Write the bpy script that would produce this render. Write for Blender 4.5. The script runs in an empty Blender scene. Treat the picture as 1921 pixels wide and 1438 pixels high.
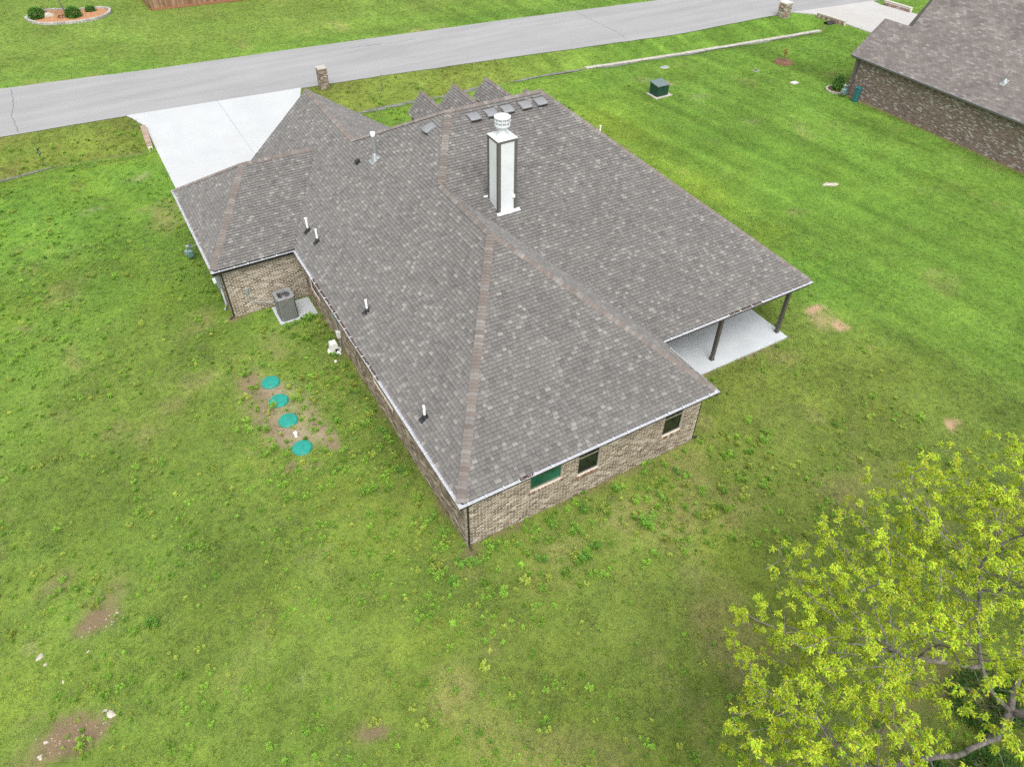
import bpy, math, random
import numpy as np
from mathutils import Vector, Matrix
rnd = random.Random(7)
RNG = np.random.default_rng(11)
scene = bpy.context.scene
COL = scene.collection

# ------------------------------------------------------------------ camera
CAMP = np.array([-5.585, -12.352, 20.883])
F_PX, PITCH, ROLL, YAW = 1363.03, math.radians(43.461), math.radians(1.003), math.radians(30.832)
fw = np.array([math.sin(YAW)*math.cos(PITCH), math.cos(YAW)*math.cos(PITCH), -math.sin(PITCH)])
rt = np.cross(fw, [0, 0, 1]); rt /= np.linalg.norm(rt); up = np.cross(rt, fw)
rt2 = rt*math.cos(ROLL)+up*math.sin(ROLL); up2 = -rt*math.sin(ROLL)+up*math.cos(ROLL)
cd = bpy.data.cameras.new('camera'); cam = bpy.data.objects.new('camera', cd); COL.objects.link(cam)
cd.sensor_width = 36.0; cd.lens = 36.0*F_PX/1921.0; cd.clip_start = 0.1; cd.clip_end = 2000
m = Matrix.Identity(4)
for i in range(3):
    m[i][0] = rt2[i]; m[i][1] = up2[i]; m[i][2] = -fw[i]; m[i][3] = CAMP[i]
cam.matrix_world = m
scene.camera = cam
def project(X):
    d = np.asarray(X, float)-CAMP; z = d@fw
    return 960.5+F_PX*(d@rt2)/z, 719-F_PX*(d@up2)/z, z

# ------------------------------------------------------------------ world, sun, exposure
SUN_EL, SUN_AZ = math.radians(60), math.radians(200)      # azimuth from +Y clockwise
w = bpy.data.worlds.new('World'); scene.world = w; w.use_nodes = True
nt = w.node_tree; nt.nodes.clear()
sky = nt.nodes.new('ShaderNodeTexSky'); sky.sky_type = 'NISHITA'; sky.sun_disc = False
sky.sun_elevation = SUN_EL; sky.sun_rotation = SUN_AZ; sky.dust_density = 4.0; sky.air_density = 1.0
hs = nt.nodes.new('ShaderNodeHueSaturation'); hs.inputs['Saturation'].default_value = 0.16
bg = nt.nodes.new('ShaderNodeBackground'); bg.inputs['Strength'].default_value = 0.15
wo = nt.nodes.new('ShaderNodeOutputWorld')
nt.links.new(sky.outputs[0], hs.inputs['Color']); nt.links.new(hs.outputs[0], bg.inputs[0]); nt.links.new(bg.outputs[0], wo.inputs[0])
sl = bpy.data.lights.new('sun', 'SUN'); sl.energy = 1.0; sl.angle = math.radians(55); sl.color = (1.0, 0.97, 0.92)
sun = bpy.data.objects.new('sun', sl); COL.objects.link(sun)
sdir = Vector((math.sin(SUN_AZ)*math.cos(SUN_EL), math.cos(SUN_AZ)*math.cos(SUN_EL), math.sin(SUN_EL)))
sun.rotation_euler = sdir.to_track_quat('Z', 'Y').to_euler(); sun.location = (0, 0, 60)
vs = scene.view_settings
vs.view_transform = 'Standard'; vs.look = 'None'; vs.gamma = 1.0; vs.use_curve_mapping = False
vs.exposure = 0.94
scene.render.engine = 'CYCLES'
scene.cycles.use_adaptive_sampling = False
try: scene.cycles.sampling_pattern = 'BLUE_NOISE'
except Exception: pass
scene.cycles.use_denoising = False
scene.cycles.denoiser = 'OPENIMAGEDENOISE'; scene.cycles.denoising_input_passes = 'RGB_ALBEDO_NORMAL'; scene.cycles.denoising_prefilter = 'NONE'
scene.cycles.max_bounces = 6; scene.cycles.diffuse_bounces = 3; scene.cycles.glossy_bounces = 3
scene.cycles.transparent_max_bounces = 8

# ------------------------------------------------------------------ materials
MATS = {}
def new_mat(name):
    M = bpy.data.materials.new(name); M.use_nodes = True
    n = M.node_tree; n.nodes.clear()
    b = n.nodes.new('ShaderNodeBsdfPrincipled'); o = n.nodes.new('ShaderNodeOutputMaterial')
    n.links.new(b.outputs[0], o.inputs[0]); MATS[name] = M
    return M, n, b
def node(n, t, **kw):
    x = n.nodes.new(t)
    for k, v in kw.items():
        if k in x.inputs: x.inputs[k].default_value = v
        else: setattr(x, k, v)
    return x
def mixc(n, a, b, fac, mode='MIX'):
    x = n.nodes.new('ShaderNodeMix'); x.data_type = 'RGBA'; x.blend_type = mode
    for s, v in ((6, a), (7, b), (0, fac)):
        if hasattr(v, 'is_linked') or hasattr(v, 'links'): n.links.new(v, x.inputs[s])
        elif s == 0: x.inputs[0].default_value = v
        else: x.inputs[s].default_value = (*v, 1) if len(v) == 3 else v
    return x.outputs[2]
def ramp(n, src, stops):
    r = n.nodes.new('ShaderNodeValToRGB')
    e = r.color_ramp.elements
    while len(e) > 1: e.remove(e[-1])
    e[0].position, e[0].color = stops[0][0], (*stops[0][1], 1)
    for p, c in stops[1:]:
        k = e.new(p); k.color = (*c, 1)
    n.links.new(src, r.inputs[0]); return r.outputs[0]
def pos(n, scale=(1, 1, 1)):
    g = n.nodes.new('ShaderNodeNewGeometry'); mp = n.nodes.new('ShaderNodeMapping'); mp.inputs['Scale'].default_value = scale
    n.links.new(g.outputs['Position'], mp.inputs[0]); return mp.outputs[0]
def noise(n, vec, scale, detail=4, rough=.55):
    x = node(n, 'ShaderNodeTexNoise'); x.inputs['Scale'].default_value = scale; x.inputs['Detail'].default_value = detail; x.inputs['Roughness'].default_value = rough
    n.links.new(vec, x.inputs['Vector']); return x.outputs[0]
def bump(n, b, h, strength=.3, dist=.02):
    x = node(n, 'ShaderNodeBump'); x.inputs['Strength'].default_value = strength; x.inputs['Distance'].default_value = dist
    n.links.new(h, x.inputs['Height']); n.links.new(x.outputs[0], b.inputs['Normal'])
def plain(name, col, rough=.6, metal=0, var=.12, scale=6, bmp=.0, spec=.5):
    M, n, b = new_mat(name)
    v = pos(n); nz = noise(n, v, scale, 5)
    lo = tuple(c*(1-var) for c in col); hi = tuple(min(1, c*(1+var)) for c in col)
    n.links.new(ramp(n, nz, [(.3, lo), (.7, hi)]), b.inputs['Base Color'])
    b.inputs['Roughness'].default_value = rough; b.inputs['Metallic'].default_value = metal
    b.inputs['Specular IOR Level'].default_value = spec
    if bmp: bump(n, b, noise(n, v, scale*12, 3), bmp, .01)
    return M
def vcol(name, rough=.85, var=.15, scale=25, fine=180, bmp=.25, spec=.3, attr='col'):
    """colour from a per-piece attribute, with weathering noise on top"""
    M, n, b = new_mat(name)
    a = node(n, 'ShaderNodeAttribute'); a.attribute_name = attr
    v = pos(n)
    n1 = noise(n, v, scale, 4); n2 = noise(n, v, fine, 2)
    c = mixc(n, a.outputs[0], ramp(n, n1, [(.25, (1-var,)*3), (.75, (1+var,)*3)]), 1.0, 'MULTIPLY')
    c = mixc(n, c, ramp(n, n2, [(.2, (1-var,)*3), (.8, (1+var,)*3)]), 1.0, 'MULTIPLY')
    n.links.new(c, b.inputs['Base Color']); b.inputs['Roughness'].default_value = rough
    b.inputs['Specular IOR Level'].default_value = spec
    if bmp: bump(n, b, n2, bmp, .004)
    return M
vcol('shingle', .92, .10, .7, 140, .35, .2)
MATS['shingle'].node_tree.nodes['Principled BSDF'].inputs['Sheen Weight'].default_value = .12
MATS['shingle'].node_tree.nodes['Principled BSDF'].inputs['Sheen Roughness'].default_value = .6
vcol('brick', .9, .14, 9, 120, .3, .2)
vcol('stone', .9, .2, 8, 60, .3, .25)
vcol('wood', .85, .2, 3, 40, .2, .2)
plain('mortar', (.64, .59, .495), .95, 0, .16, 7, .2)
plain('bronze', (.026, .022, .019), .45, .0, .1, 5)
plain('trim', (.100, .093, .085), .6, 0, .05, 3)
plain('post_paint', (.075, .065, .055), .55, 0, .1, 3)
plain('gutter_in', (.50, .51, .55), .4, .1, .1, 6)
plain('white_paint', (.60, .625, .64), .5, 0, .06, 1.6)
plain('pvc', (.80, .80, .79), .4, 0, .04, 8)
plain('rubber', (.018, .019, .022), .6, 0, .15, 20)
plain('vent_grey', (.19, .197, .205), .55, 0, .1, 6)
plain('galv', (.45, .48, .49), .35, .7, .12, 12)
plain('tan_frame', (.27, .25, .20), .5, 0, .05, 4)
plain('dark_frame', (.03, .028, .026), .4, 0, .1, 5)
plain('deck', (.06, .056, .052), .95, 0, .1, 4)
plain('soffit', (.12, .105, .09), .8, 0, .08, 3)
plain('concrete', (.50, .51, .51), .85, 0, .09, 1.4, .12)
plain('patio_concrete', (.42, .445, .46), .8, 0, .07, 1.1, .1)
plain('old_concrete', (.36, .34, .30), .9, 0, .2, 3, .3)
plain('pale_rock', (.40, .36, .30), .9, 0, .22, 9, .4)
plain('ac_grey', (.185, .187, .186), .5, .2, .1, 6)
plain('ac_top', (.225, .23, .235), .5, .1, .08, 6)
plain('ac_dark', (.055, .058, .062), .5, .3, .2, 9)
plain('badge', (.30, .12, .09), .5, 0, .2, 60)
plain('septic_green', (.011, .235, .180), .5, 0, .16, 7)
plain('transformer_green', (.012, .050, .034), .45, 0, .1, 4)
plain('transformer_top', (.11, .15, .15), .5, 0, .1, 4)
plain('grey_pvc', (.33, .36, .38), .5, 0, .06, 8)
plain('box_white', (.62, .62, .58), .6, 0, .12, 14)
plain('meter_green', (.10, .20, .19), .5, .1, .2, 10)
plain('meter_grey', (.28, .33, .34), .5, .3, .1, 8)
plain('bin_teal', (.02, .12, .13), .5, 0, .1, 6)
plain('black_plastic', (.008, .008, .009), .5, 0, .1, 6)
plain('mulch', (.34, .17, .08), .95, 0, .5, 9, .8)
plain('mulch_dark', (.14, .07, .04), .95, 0, .5, 12, .8)
plain('bark', (.15, .135, .12), .95, 0, .6, 5, .9)
plain('debris', (.10, .065, .045), .95, 0, .6, 18, .6)
plain('sign_dark', (.03, .07, .07), .5, 0, .1, 10)
plain('crack', (.14, .14, .14), .95, 0, .2, 5)
plain('edging_white', (.5, .48, .44), .9, 0, .2, 8)

def mat_glass(name, col, rough):
    M, n, b = new_mat(name)
    v = pos(n); b.inputs['Base Color'].default_value = (*col, 1)
    n.links.new(ramp(n, noise(n, v, 1.7, 2), [(.3, tuple(c*.6 for c in col)), (.7, tuple(c*1.5 for c in col))]), b.inputs['Base Color'])
    b.inputs['Roughness'].default_value = rough; b.inputs['Specular IOR Level'].default_value = .6
mat_glass('glass', (.010, .014, .013), .03); mat_glass('glass_green', (.012, .085, .055), .12)

def mat_road():
    M, n, b = new_mat('road'); v = pos(n); vl = pos(n, (.12, 1.2, 1))
    c = ramp(n, noise(n, v, .22, 4), [(.3, (.245, .245, .248)), (.7, (.27, .27, .273))])
    c = mixc(n, c, ramp(n, noise(n, vl, .8, 3), [(.3, (.9, .9, .9)), (.7, (1.08, 1.08, 1.08))]), 1, 'MULTIPLY')
    f = noise(n, v, 45, 3, .8)
    c = mixc(n, c, ramp(n, f, [(.25, (.74, .74, .74)), (.75, (1.22, 1.22, 1.22))]), 1, 'MULTIPLY')
    n.links.new(c, b.inputs['Base Color']); b.inputs['Roughness'].default_value = .9; bump(n, b, f, .3, .01)
mat_road()
def mat_drive(name, base, stain):
    M, n, b = new_mat(name); v = pos(n)
    c = ramp(n, noise(n, v, .35, 5, .6), [(.3, tuple(x*.95 for x in base)), (.7, tuple(min(.82, x*1.05) for x in base))])
    st = ramp(n, noise(n, pos(n, (1, .25, 1)), .55, 5, .65), [(.46, (0, 0, 0)), (.72, (.5, .5, .5))])
    c = mixc(n, c, stain, st)
    f = noise(n, v, 30, 3, .7)
    c = mixc(n, c, ramp(n, f, [(.2, (.95,)*3), (.8, (1.05,)*3)]), 1, 'MULTIPLY')
    n.links.new(c, b.inputs['Base Color']); b.inputs['Roughness'].default_value = .85; bump(n, b, f, .1, .005)
mat_drive('driveway', (.405, .418, .423), (.35, .37, .387)); mat_drive('driveway_old', (.375, .37, .36), (.33, .305, .275))

def mat_ground():
    M, n, b = new_mat('lawn'); v = pos(n)
    t = node(n, 'ShaderNodeAttribute'); t.attribute_name = 'tint'
    d = node(n, 'ShaderNodeAttribute'); d.attribute_name = 'soil'
    sc = node(n, 'ShaderNodeAttribute'); sc.attribute_name = 'soilcol'
    n1 = noise(n, v, 1.3, 6, .7); n2 = noise(n, v, 14, 5, .75); n3 = noise(n, v, 60, 3, .8)
    g = mixc(n, t.outputs[0], ramp(n, n2, [(.3, (.72, .72, .66)), (.7, (1.25, 1.22, 1.1))]), 1, 'MULTIPLY')
    g = mixc(n, g, ramp(n, n1, [(.3, (.85, .9, .85)), (.7, (1.15, 1.1, 1.0))]), 1, 'MULTIPLY')
    g = mixc(n, g, ramp(n, n3, [(.25, (.62, .62, .6)), (.75, (1.3, 1.3, 1.2))]), 1, 'MULTIPLY')
    s = mixc(n, sc.outputs[0], ramp(n, n3, [(.25, (.7, .7, .7)), (.75, (1.25, 1.25, 1.25))]), 1, 'MULTIPLY')
    s = mixc(n, s, ramp(n, n1, [(.3, (.8, .8, .8)), (.7, (1.15, 1.1, 1.1))]), 1, 'MULTIPLY')
    ad = n.nodes.new('ShaderNodeMath'); ad.operation = 'MULTIPLY_ADD'; ad.inputs[1].default_value = 1.9; ad.inputs[2].default_value = -.95
    n.links.new(n2, ad.inputs[0])
    a2 = n.nodes.new('ShaderNodeMath'); a2.operation = 'ADD'; n.links.new(ad.outputs[0], a2.inputs[0]); n.links.new(d.outputs['Fac'], a2.inputs[1])
    k = ramp(n, a2.outputs[0], [(.30, (0, 0, 0)), (.95, (1, 1, 1))])
    n.links.new(mixc(n, g, s, k), b.inputs['Base Color']); b.inputs['Roughness'].default_value = 1.0; b.inputs['Specular IOR Level'].default_value = .1
    bump(n, b, n2, .8, .05)
mat_ground()
def mat_leaf(name, attr_type, rough=.6, trans=.35, spread=.18, attr='tint'):
    M, n, b = new_mat(name)
    a = node(n, 'ShaderNodeAttribute'); a.attribute_type = attr_type; a.attribute_name = attr
    v = pos(n); nz = noise(n, v, 9, 3)
    c = mixc(n, a.outputs[0], ramp(n, nz, [(.25, (1-spread,)*3), (.75, (1+spread,)*3)]), 1, 'MULTIPLY')
    n.links.new(c, b.inputs['Base Color']); b.inputs['Roughness'].default_value = rough; b.inputs['Specular IOR Level'].default_value = .2
    tr = n.nodes.new('ShaderNodeBsdfTranslucent'); n.links.new(c, tr.inputs[0])
    mx = n.nodes.new('ShaderNodeMixShader'); mx.inputs[0].default_value = trans
    o = [x for x in n.nodes if x.type == 'OUTPUT_MATERIAL'][0]
    n.links.new(b.outputs[0], mx.inputs[1]); n.links.new(tr.outputs[0], mx.inputs[2]); n.links.new(mx.outputs[0], o.inputs[0])
mat_leaf('grass_blade', 'INSTANCER'); mat_leaf('leaf', 'GEOMETRY', attr='col')
def mat_water():
    M, n, b = new_mat('ditch_water'); v = pos(n)
    n.links.new(ramp(n, noise(n, v, 2.5, 4), [(.35, (.07, .07, .06)), (.65, (.17, .165, .15))]), b.inputs['Base Color'])
    b.inputs['Roughness'].default_value = .12; bump(n, b, noise(n, v, 12, 2), .1, .01)
mat_water()
def mat_far_tiles(name, axis_u, bw, bh, mortar, cols, mort_col, rough=.9):
    """small pieces on a far surface (neighbour's brick and shingles)"""
    M, n, b = new_mat(name)
    uv = node(n, 'ShaderNodeUVMap'); uv.uv_map = 'UVMap'
    t = node(n, 'ShaderNodeTexBrick'); t.inputs['Scale'].default_value = 1; t.inputs['Brick Width'].default_value = bw
    t.inputs['Row Height'].default_value = bh; t.inputs['Mortar Size'].default_value = mortar; t.inputs['Mortar Smooth'].default_value = .2; t.inputs['Bias'].default_value = 0
    t.inputs['Color1'].default_value = (0, 0, 0, 1); t.inputs['Color2'].default_value = (1, 1, 1, 1); t.inputs['Mortar'].default_value = (.5, .5, .5, 1)
    n.links.new(uv.outputs[0], t.inputs['Vector'])
    c = ramp(n, t.outputs['Color'], cols)
    v = pos(n)
    c = mixc(n, c, ramp(n, noise(n, v, .8, 4), [(.3, (.8, .8, .8)), (.7, (1.2, 1.2, 1.2))]), 1, 'MULTIPLY')
    c = mixc(n, c, mort_col, t.outputs['Fac'])
    n.links.new(c, b.inputs['Base Color']); b.inputs['Roughness'].default_value = rough; b.inputs['Specular IOR Level'].default_value = .2
    inv = n.nodes.new('ShaderNodeMath'); inv.operation = 'SUBTRACT'; inv.inputs[0].default_value = 1; n.links.new(t.outputs['Fac'], inv.inputs[1])
    bump(n, b, inv.outputs[0], .5, .012)
mat_far_tiles('neighbour_brick', 'y', .205, .068, .009, [(0, (.07, .045, .038)), (.45, (.15, .09, .07)), (.8, (.20, .14, .115)), (.9, (.31, .28, .26)), (1, (.44, .41, .39))], (.34, .315, .29))
mat_far_tiles('neighbour_shingle', 'y', .30, .145, .008, [(0, (.135, .118, .110)), (.5, (.160, .142, .134)), (.85, (.185, .166, .157)), (1, (.225, .21, .20))], (.10, .09, .084))

# ------------------------------------------------------------------ mesh helpers
class MB:
    def __init__(s): s.v = []; s.f = []; s.c = []
    def add(s, vs_, fs, col=None):
        o = len(s.v); s.v.extend(vs_); s.f.extend([tuple(i+o for i in f) for f in fs])
        if col is not None: s.c.extend([(*col, 1.0)]*len(vs_))
        return s
    def box(s, x0, x1, y0, y1, z0, z1, col=None):
        return s.add([(x0,y0,z0),(x1,y0,z0),(x1,y1,z0),(x0,y1,z0),(x0,y0,z1),(x1,y0,z1),(x1,y1,z1),(x0,y1,z1)],
              [(3,2,1,0),(4,5,6,7),(0,1,5,4),(1,2,6,5),(2,3,7,6),(3,0,4,7)], col)
    def obox(s, c, u, v, w_, hu, hv, hw, col=None):
        """oriented box: centre, three unit axes, half sizes"""
        c, u, v, w_ = (np.asarray(q, float) for q in (c, u, v, w_))
        P = [tuple(c+u*hu*a+v*hv*b+w_*hw*d) for a, b, d in ((-1,-1,-1),(1,-1,-1),(1,1,-1),(-1,1,-1),(-1,-1,1),(1,-1,1),(1,1,1),(-1,1,1))]
        return s.add(P, [(3,2,1,0),(4,5,6,7),(0,1,5,4),(1,2,6,5),(2,3,7,6),(3,0,4,7)], col)
    def bbox(s, x0, x1, y0, y1, z0, z1, b=.01, col=None):
        """box with chamfered vertical and top edges"""
        P = []
        for z, k in ((z0, 0), (z1-b, 0), (z1, b)):
            P += [(x0+b+k*.6,y0+k,z),(x1-b-k*.6,y0+k,z),(x1-k,y0+b+k*.6,z),(x1-k,y1-b-k*.6,z),(x1-b-k*.6,y1-k,z),(x0+b+k*.6,y1-k,z),(x0+k,y1-b-k*.6,z),(x0+k,y0+b+k*.6,z)]
        fs = [tuple(range(7,-1,-1)), tuple(range(16,24))]
        for r in (0, 8):
            for i in range(8): j = (i+1) % 8; fs.append((r+i, r+j, r+8+j, r+8+i))
        return s.add(P, fs, col)
    def tube(s, pts, rad, n=8, col=None, cap=True):
        pts = [np.asarray(p, float) for p in pts]
        rad = rad if hasattr(rad, '__len__') else [rad]*len(pts)
        P = []; fs = []
        a = None
        for i, p in enumerate(pts):
            t = pts[min(i+1, len(pts)-1)]-pts[max(i-1, 0)]; t /= np.linalg.norm(t)+1e-9
            if a is None or True:
                h = np.array([0,0,1.]) if abs(t[2]) < .9 else np.array([1.,0,0])
                a = np.cross(h, t); a /= np.linalg.norm(a); b = np.cross(t, a)
            for k in range(n):
                an = 2*math.pi*k/n; P.append(tuple(p+rad[i]*(a*math.cos(an)+b*math.sin(an))))
        for i in range(len(pts)-1):
            for k in range(n):
                k2 = (k+1) % n; fs.append((i*n+k, i*n+k2, (i+1)*n+k2, (i+1)*n+k))
        if cap: fs.append(tuple(range(n-1,-1,-1))); fs.append(tuple(range((len(pts)-1)*n, len(pts)*n)))
        return s.add(P, fs, col)
    def lathe(s, c, prof, n=16, col=None):
        P = []; fs = []
        for r, z in prof:
            for k in range(n): P.append((c[0]+r*math.cos(2*math.pi*k/n), c[1]+r*math.sin(2*math.pi*k/n), c[2]+z))
        for i in range(len(prof)-1):
            for k in range(n): k2 = (k+1)%n; fs.append((i*n+k, i*n+k2, (i+1)*n+k2, (i+1)*n+k))
        fs.append(tuple(range(n-1,-1,-1))); fs.append(tuple(range((len(prof)-1)*n, len(prof)*n)))
        return s.add(P, fs, col)
    def mesh(s, name, mat):
        me = bpy.data.meshes.new(name); me.from_pydata([tuple(map(float, q)) for q in s.v], [], s.f)
        me.materials.append(MATS[mat] if isinstance(mat, str) else mat)
        if s.c:
            at = me.attributes.new('col', 'FLOAT_COLOR', 'POINT'); at.data.foreach_set('color', np.array(s.c, 'f').ravel())
        me.update(); return me
    def build(s, name, mat, parent=None, smooth=False, **tags):
        me = s.mesh(name, mat)
        if smooth: me.polygons.foreach_set('use_smooth', [True]*len(me.polygons))
        o = bpy.data.objects.new(name, me); COL.objects.link(o)
        if parent is not None: o.parent = parent
        for k, v in tags.items(): o[k] = v
        return o
def thing(name, label, category, loc=(0,0,0), group=None):
    """an Empty at the thing's base; parts are modelled in world coordinates and parented with the inverse offset"""
    o = bpy.data.objects.new(name, None); COL.objects.link(o); o.location = loc; o.empty_display_size = .2
    o['label'] = label; o['category'] = category
    if group: o['group'] = group
    return o
def part(mb, name, mat, parent, smooth=False, **tags):
    """link a part whose vertices are in world space below a thing standing at parent.location"""
    o = mb.build(name, mat, parent, smooth, **tags)
    p = parent; off = Vector((0,0,0))
    while p is not None: off += p.location; p = p.parent
    o.data.transform(Matrix.Translation(-off))
    return o
def struct(mb, name, mat, **tags): return mb.build(name, mat, None, kind='structure', **tags)

# ------------------------------------------------------------------ noise fields (numpy)
def _hash(ix, iy, s):
    h = (ix.astype(np.int64)*374761393 + iy.astype(np.int64)*668265263 + s*974634777) & 0x7fffffff
    h = ((h ^ (h >> 13))*1274126177) & 0x7fffffff
    return ((h ^ (h >> 16)) & 0xffff)/65535.0
def vnoise(x, y, sc, s=0):
    x = np.asarray(x, float)/sc; y = np.asarray(y, float)/sc
    ix = np.floor(x); iy = np.floor(y); fx = x-ix; fy = y-iy
    fx = fx*fx*(3-2*fx); fy = fy*fy*(3-2*fy)
    a = _hash(ix, iy, s); b = _hash(ix+1, iy, s); c = _hash(ix, iy+1, s); d = _hash(ix+1, iy+1, s)
    return (a*(1-fx)+b*fx)*(1-fy)+(c*(1-fx)+d*fx)*fy
def fbm(x, y, sc, s=0, o=4):
    t = 0; A = .5; W = 0
    for i in range(o): t = t+A*vnoise(x, y, sc/2**i, s+i*7); W += A; A *= .55
    return t/W
def sstep(a, b, x): t = np.clip((np.asarray(x, float)-a)/(b-a), 0, 1); return t*t*(3-2*t)

# ------------------------------------------------------------------ house dimensions (metres)
HE = 2.75
W1, D3, W4, D7, G, D6 = 10.533, 3.151, 18.653, 16.215, 3.584, 24.454
SL, SB, SB2 = .676, .468, .417
AX = 5.534; ZR = HE+SL*AX; AY = (ZR-HE)/SB; Y2 = D3+(ZR-HE)/SB2
K = 7.603; ZP = HE+SL*K; PY = D3+(ZP-HE)/SB2; PX2 = 12.218
X1, YW, YF = 4.429, 19.208, 25.985; ZW = HE+SL*X1
GXA = -G+3.173; GY = 21.198; ZG = HE+.666*3.173; GXE = (ZG-HE)/SL
O = .391

# ------------------------------------------------------------------ ground
DX = [-60, -12, -8.5, -3.4, 10, 14, 17, 20, 24.6, 29.2, 39, 52, 53.4, 120]
DY = [39.5, 37.2, 37.5, 36.8, 36.1, 36.15, 35.9, 36.1, 35.85, 35.35, 34.15, 32.95, 32.8, 27]
NX = [-60, -11.3, -3.5, 7.8, 12.5, 24.5, 40.3, 51, 62.4, 120]; NY = [44.5, 42.23, 41.79, 40.87, 40.48, 39.04, 36.2, 34.9, 35.6-1.4, 28]
NX = [-60, -11.3, -3.5, 7.8, 12.5, 24.5, 40.3, 51, 62.4, 120]; NY = [44.3, 42.23, 41.79, 40.87, 40.48, 39.04, 37.2, 36.95, 35.55, 28.5]
FXr = [-60, -10.8, -.1, 13.9, 29.3, 42.3, 60, 120]; FYr = [55, 50.87, 49.66, 48.54, 47.15, 45.69, 43.5, 36]
# the road's near edge, measured on the flat
NY = [44.6, 42.23, 41.79, 40.87, 40.48, 39.04, 37.0, 36.9, 35.6, 28.5]
def ditch_y(x): return np.interp(x, DX, DY)
def ditch_mask(x):
    x = np.asarray(x, float)
    return (1-sstep(-3.7, -3.0, x)*(1-sstep(8.2, 9.6, x)))*(1-sstep(53.0, 54.5, x))
def gz(x, y):
    x = np.asarray(x, float); y = np.asarray(y, float)
    d = y-ditch_y(x); wd = np.where(d > 0, 1.9, 1.25)
    z = -.58*np.exp(-(d/wd)**2)*ditch_mask(x)
    fr = y-np.interp(x, FXr, FYr)
    z = z-.18*np.exp(-((fr-3.2)/1.4)**2)
    und = (fbm(x, y, 5, 31)-.5)*.10+(fbm(x, y, 1.2, 77)-.5)*.05
    flat = np.clip(np.minimum(np.abs(y-np.interp(x, NX, NY)), np.abs(fr)), 0, 1)
    house = sstep(.2, 1.4, np.maximum(np.maximum(-4-x, x-19), np.maximum(.2-y, y-42)))
    onroad = ((y > np.interp(x, NX, NY)-.3) & (fr < .3)); drv = ((x > -3.3) & (x < 8.4) & (y > 22)) | ((x > 53) & (x < 64) & (y < 37) & (y > 20))
    z = z+und*flat*house
    return np.where(onroad | drv, np.minimum(z, 0)*0-.02, z)
# bare soil: x, y, rx, ry, angle, strength, kind (0 brown, 1 red-orange, 2 pale)
SOIL = [(-3.76,11.86,.75,.9,.2,1.,0),(-3.1,10.9,.5,.45,0,.8,2),(-2.0,8.4,.16,1.1,.12,1.1,0),(-1.95,6.9,.25,.4,0,1.1,0),(-3.75,6.5,.35,.25,0,1.1,0),(-3.05,6.2,.25,.2,0,.9,0),
 (-2.6,9.6,1.4,2.2,0,.72,2),(-3.7,9.6,.6,2.0,.1,.75,0),(-2.3,7.6,.8,.6,0,.6,2),(-3.1,8.1,.7,.6,0,.6,2),(-11.5,20.6,.5,.5,0,.8,0),(-11.7,5.6,.9,.6,.2,.85,0),(-10.7,3.55,.75,.5,-.2,1.25,0),(-10.2,4.4,.8,.6,.3,.75,0),(-12.6,3.7,.45,.35,0,.6,2),
 (-12.3,.3,1.0,.55,.3,1.3,0),(-11.3,.25,.8,.45,.3,.9,0),(-12.9,1.3,.6,.3,0,.6,0),(-4.75,-3.6,.75,.35,-.4,1.15,0),(-.7,-3.1,.6,.4,0,.6,0),(20.7,3.95,.5,.3,.2,1.2,1),(20.7,2.5,.38,.22,.5,1.25,1),(20.3,3.2,1.1,.9,0,.80,1),(21.1,2.35,.2,.12,0,.9,1),
 (19.9,-4.1,.45,.22,.3,1.25,1),(20.8,.6,.35,.2,0,.6,1),(-7.5,29.9,.9,.6,0,.6,2),(-4.0,2.6,.6,.4,0,.5,2),(30.9,12.1,.5,.22,-.4,.8,2),(32.0,28.9,.5,.35,0,1.2,1),(32.7,26.0,1.5,.8,0,.55,2),(31.0,30.5,1.2,.8,0,.55,2),
 (-7.3,62.0,.9,.6,0,.6,1),(44,20,2,1.2,0,.5,2),(33,21,1.2,.8,0,.5,2),(-4.6,32.5,1.2,.6,.3,.7,2),(-6.7,12.2,.6,.4,0,.5,0),(22.9,22.0,.7,.5,0,.6,0),(26,16,1,.5,0,.45,0),(-8.8,23.3,1.2,.7,0,.55,0),
 (3.4,-5.0,.8,.5,0,.5,0),(6.5,-7.5,1.0,.6,0,.7,0),(10.5,-10.5,2.0,1.3,0,.8,0),(7.8,-10.8,1.2,.8,0,.7,0),(16,-2.5,1,.6,0,.4,2),(24.5,5.5,.8,.4,0,.5,0),(-6,-1.2,.7,.5,0,.45,2)]
SOILC = np.array([(.185,.142,.086),(.38,.265,.165),(.31,.26,.175)])
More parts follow.
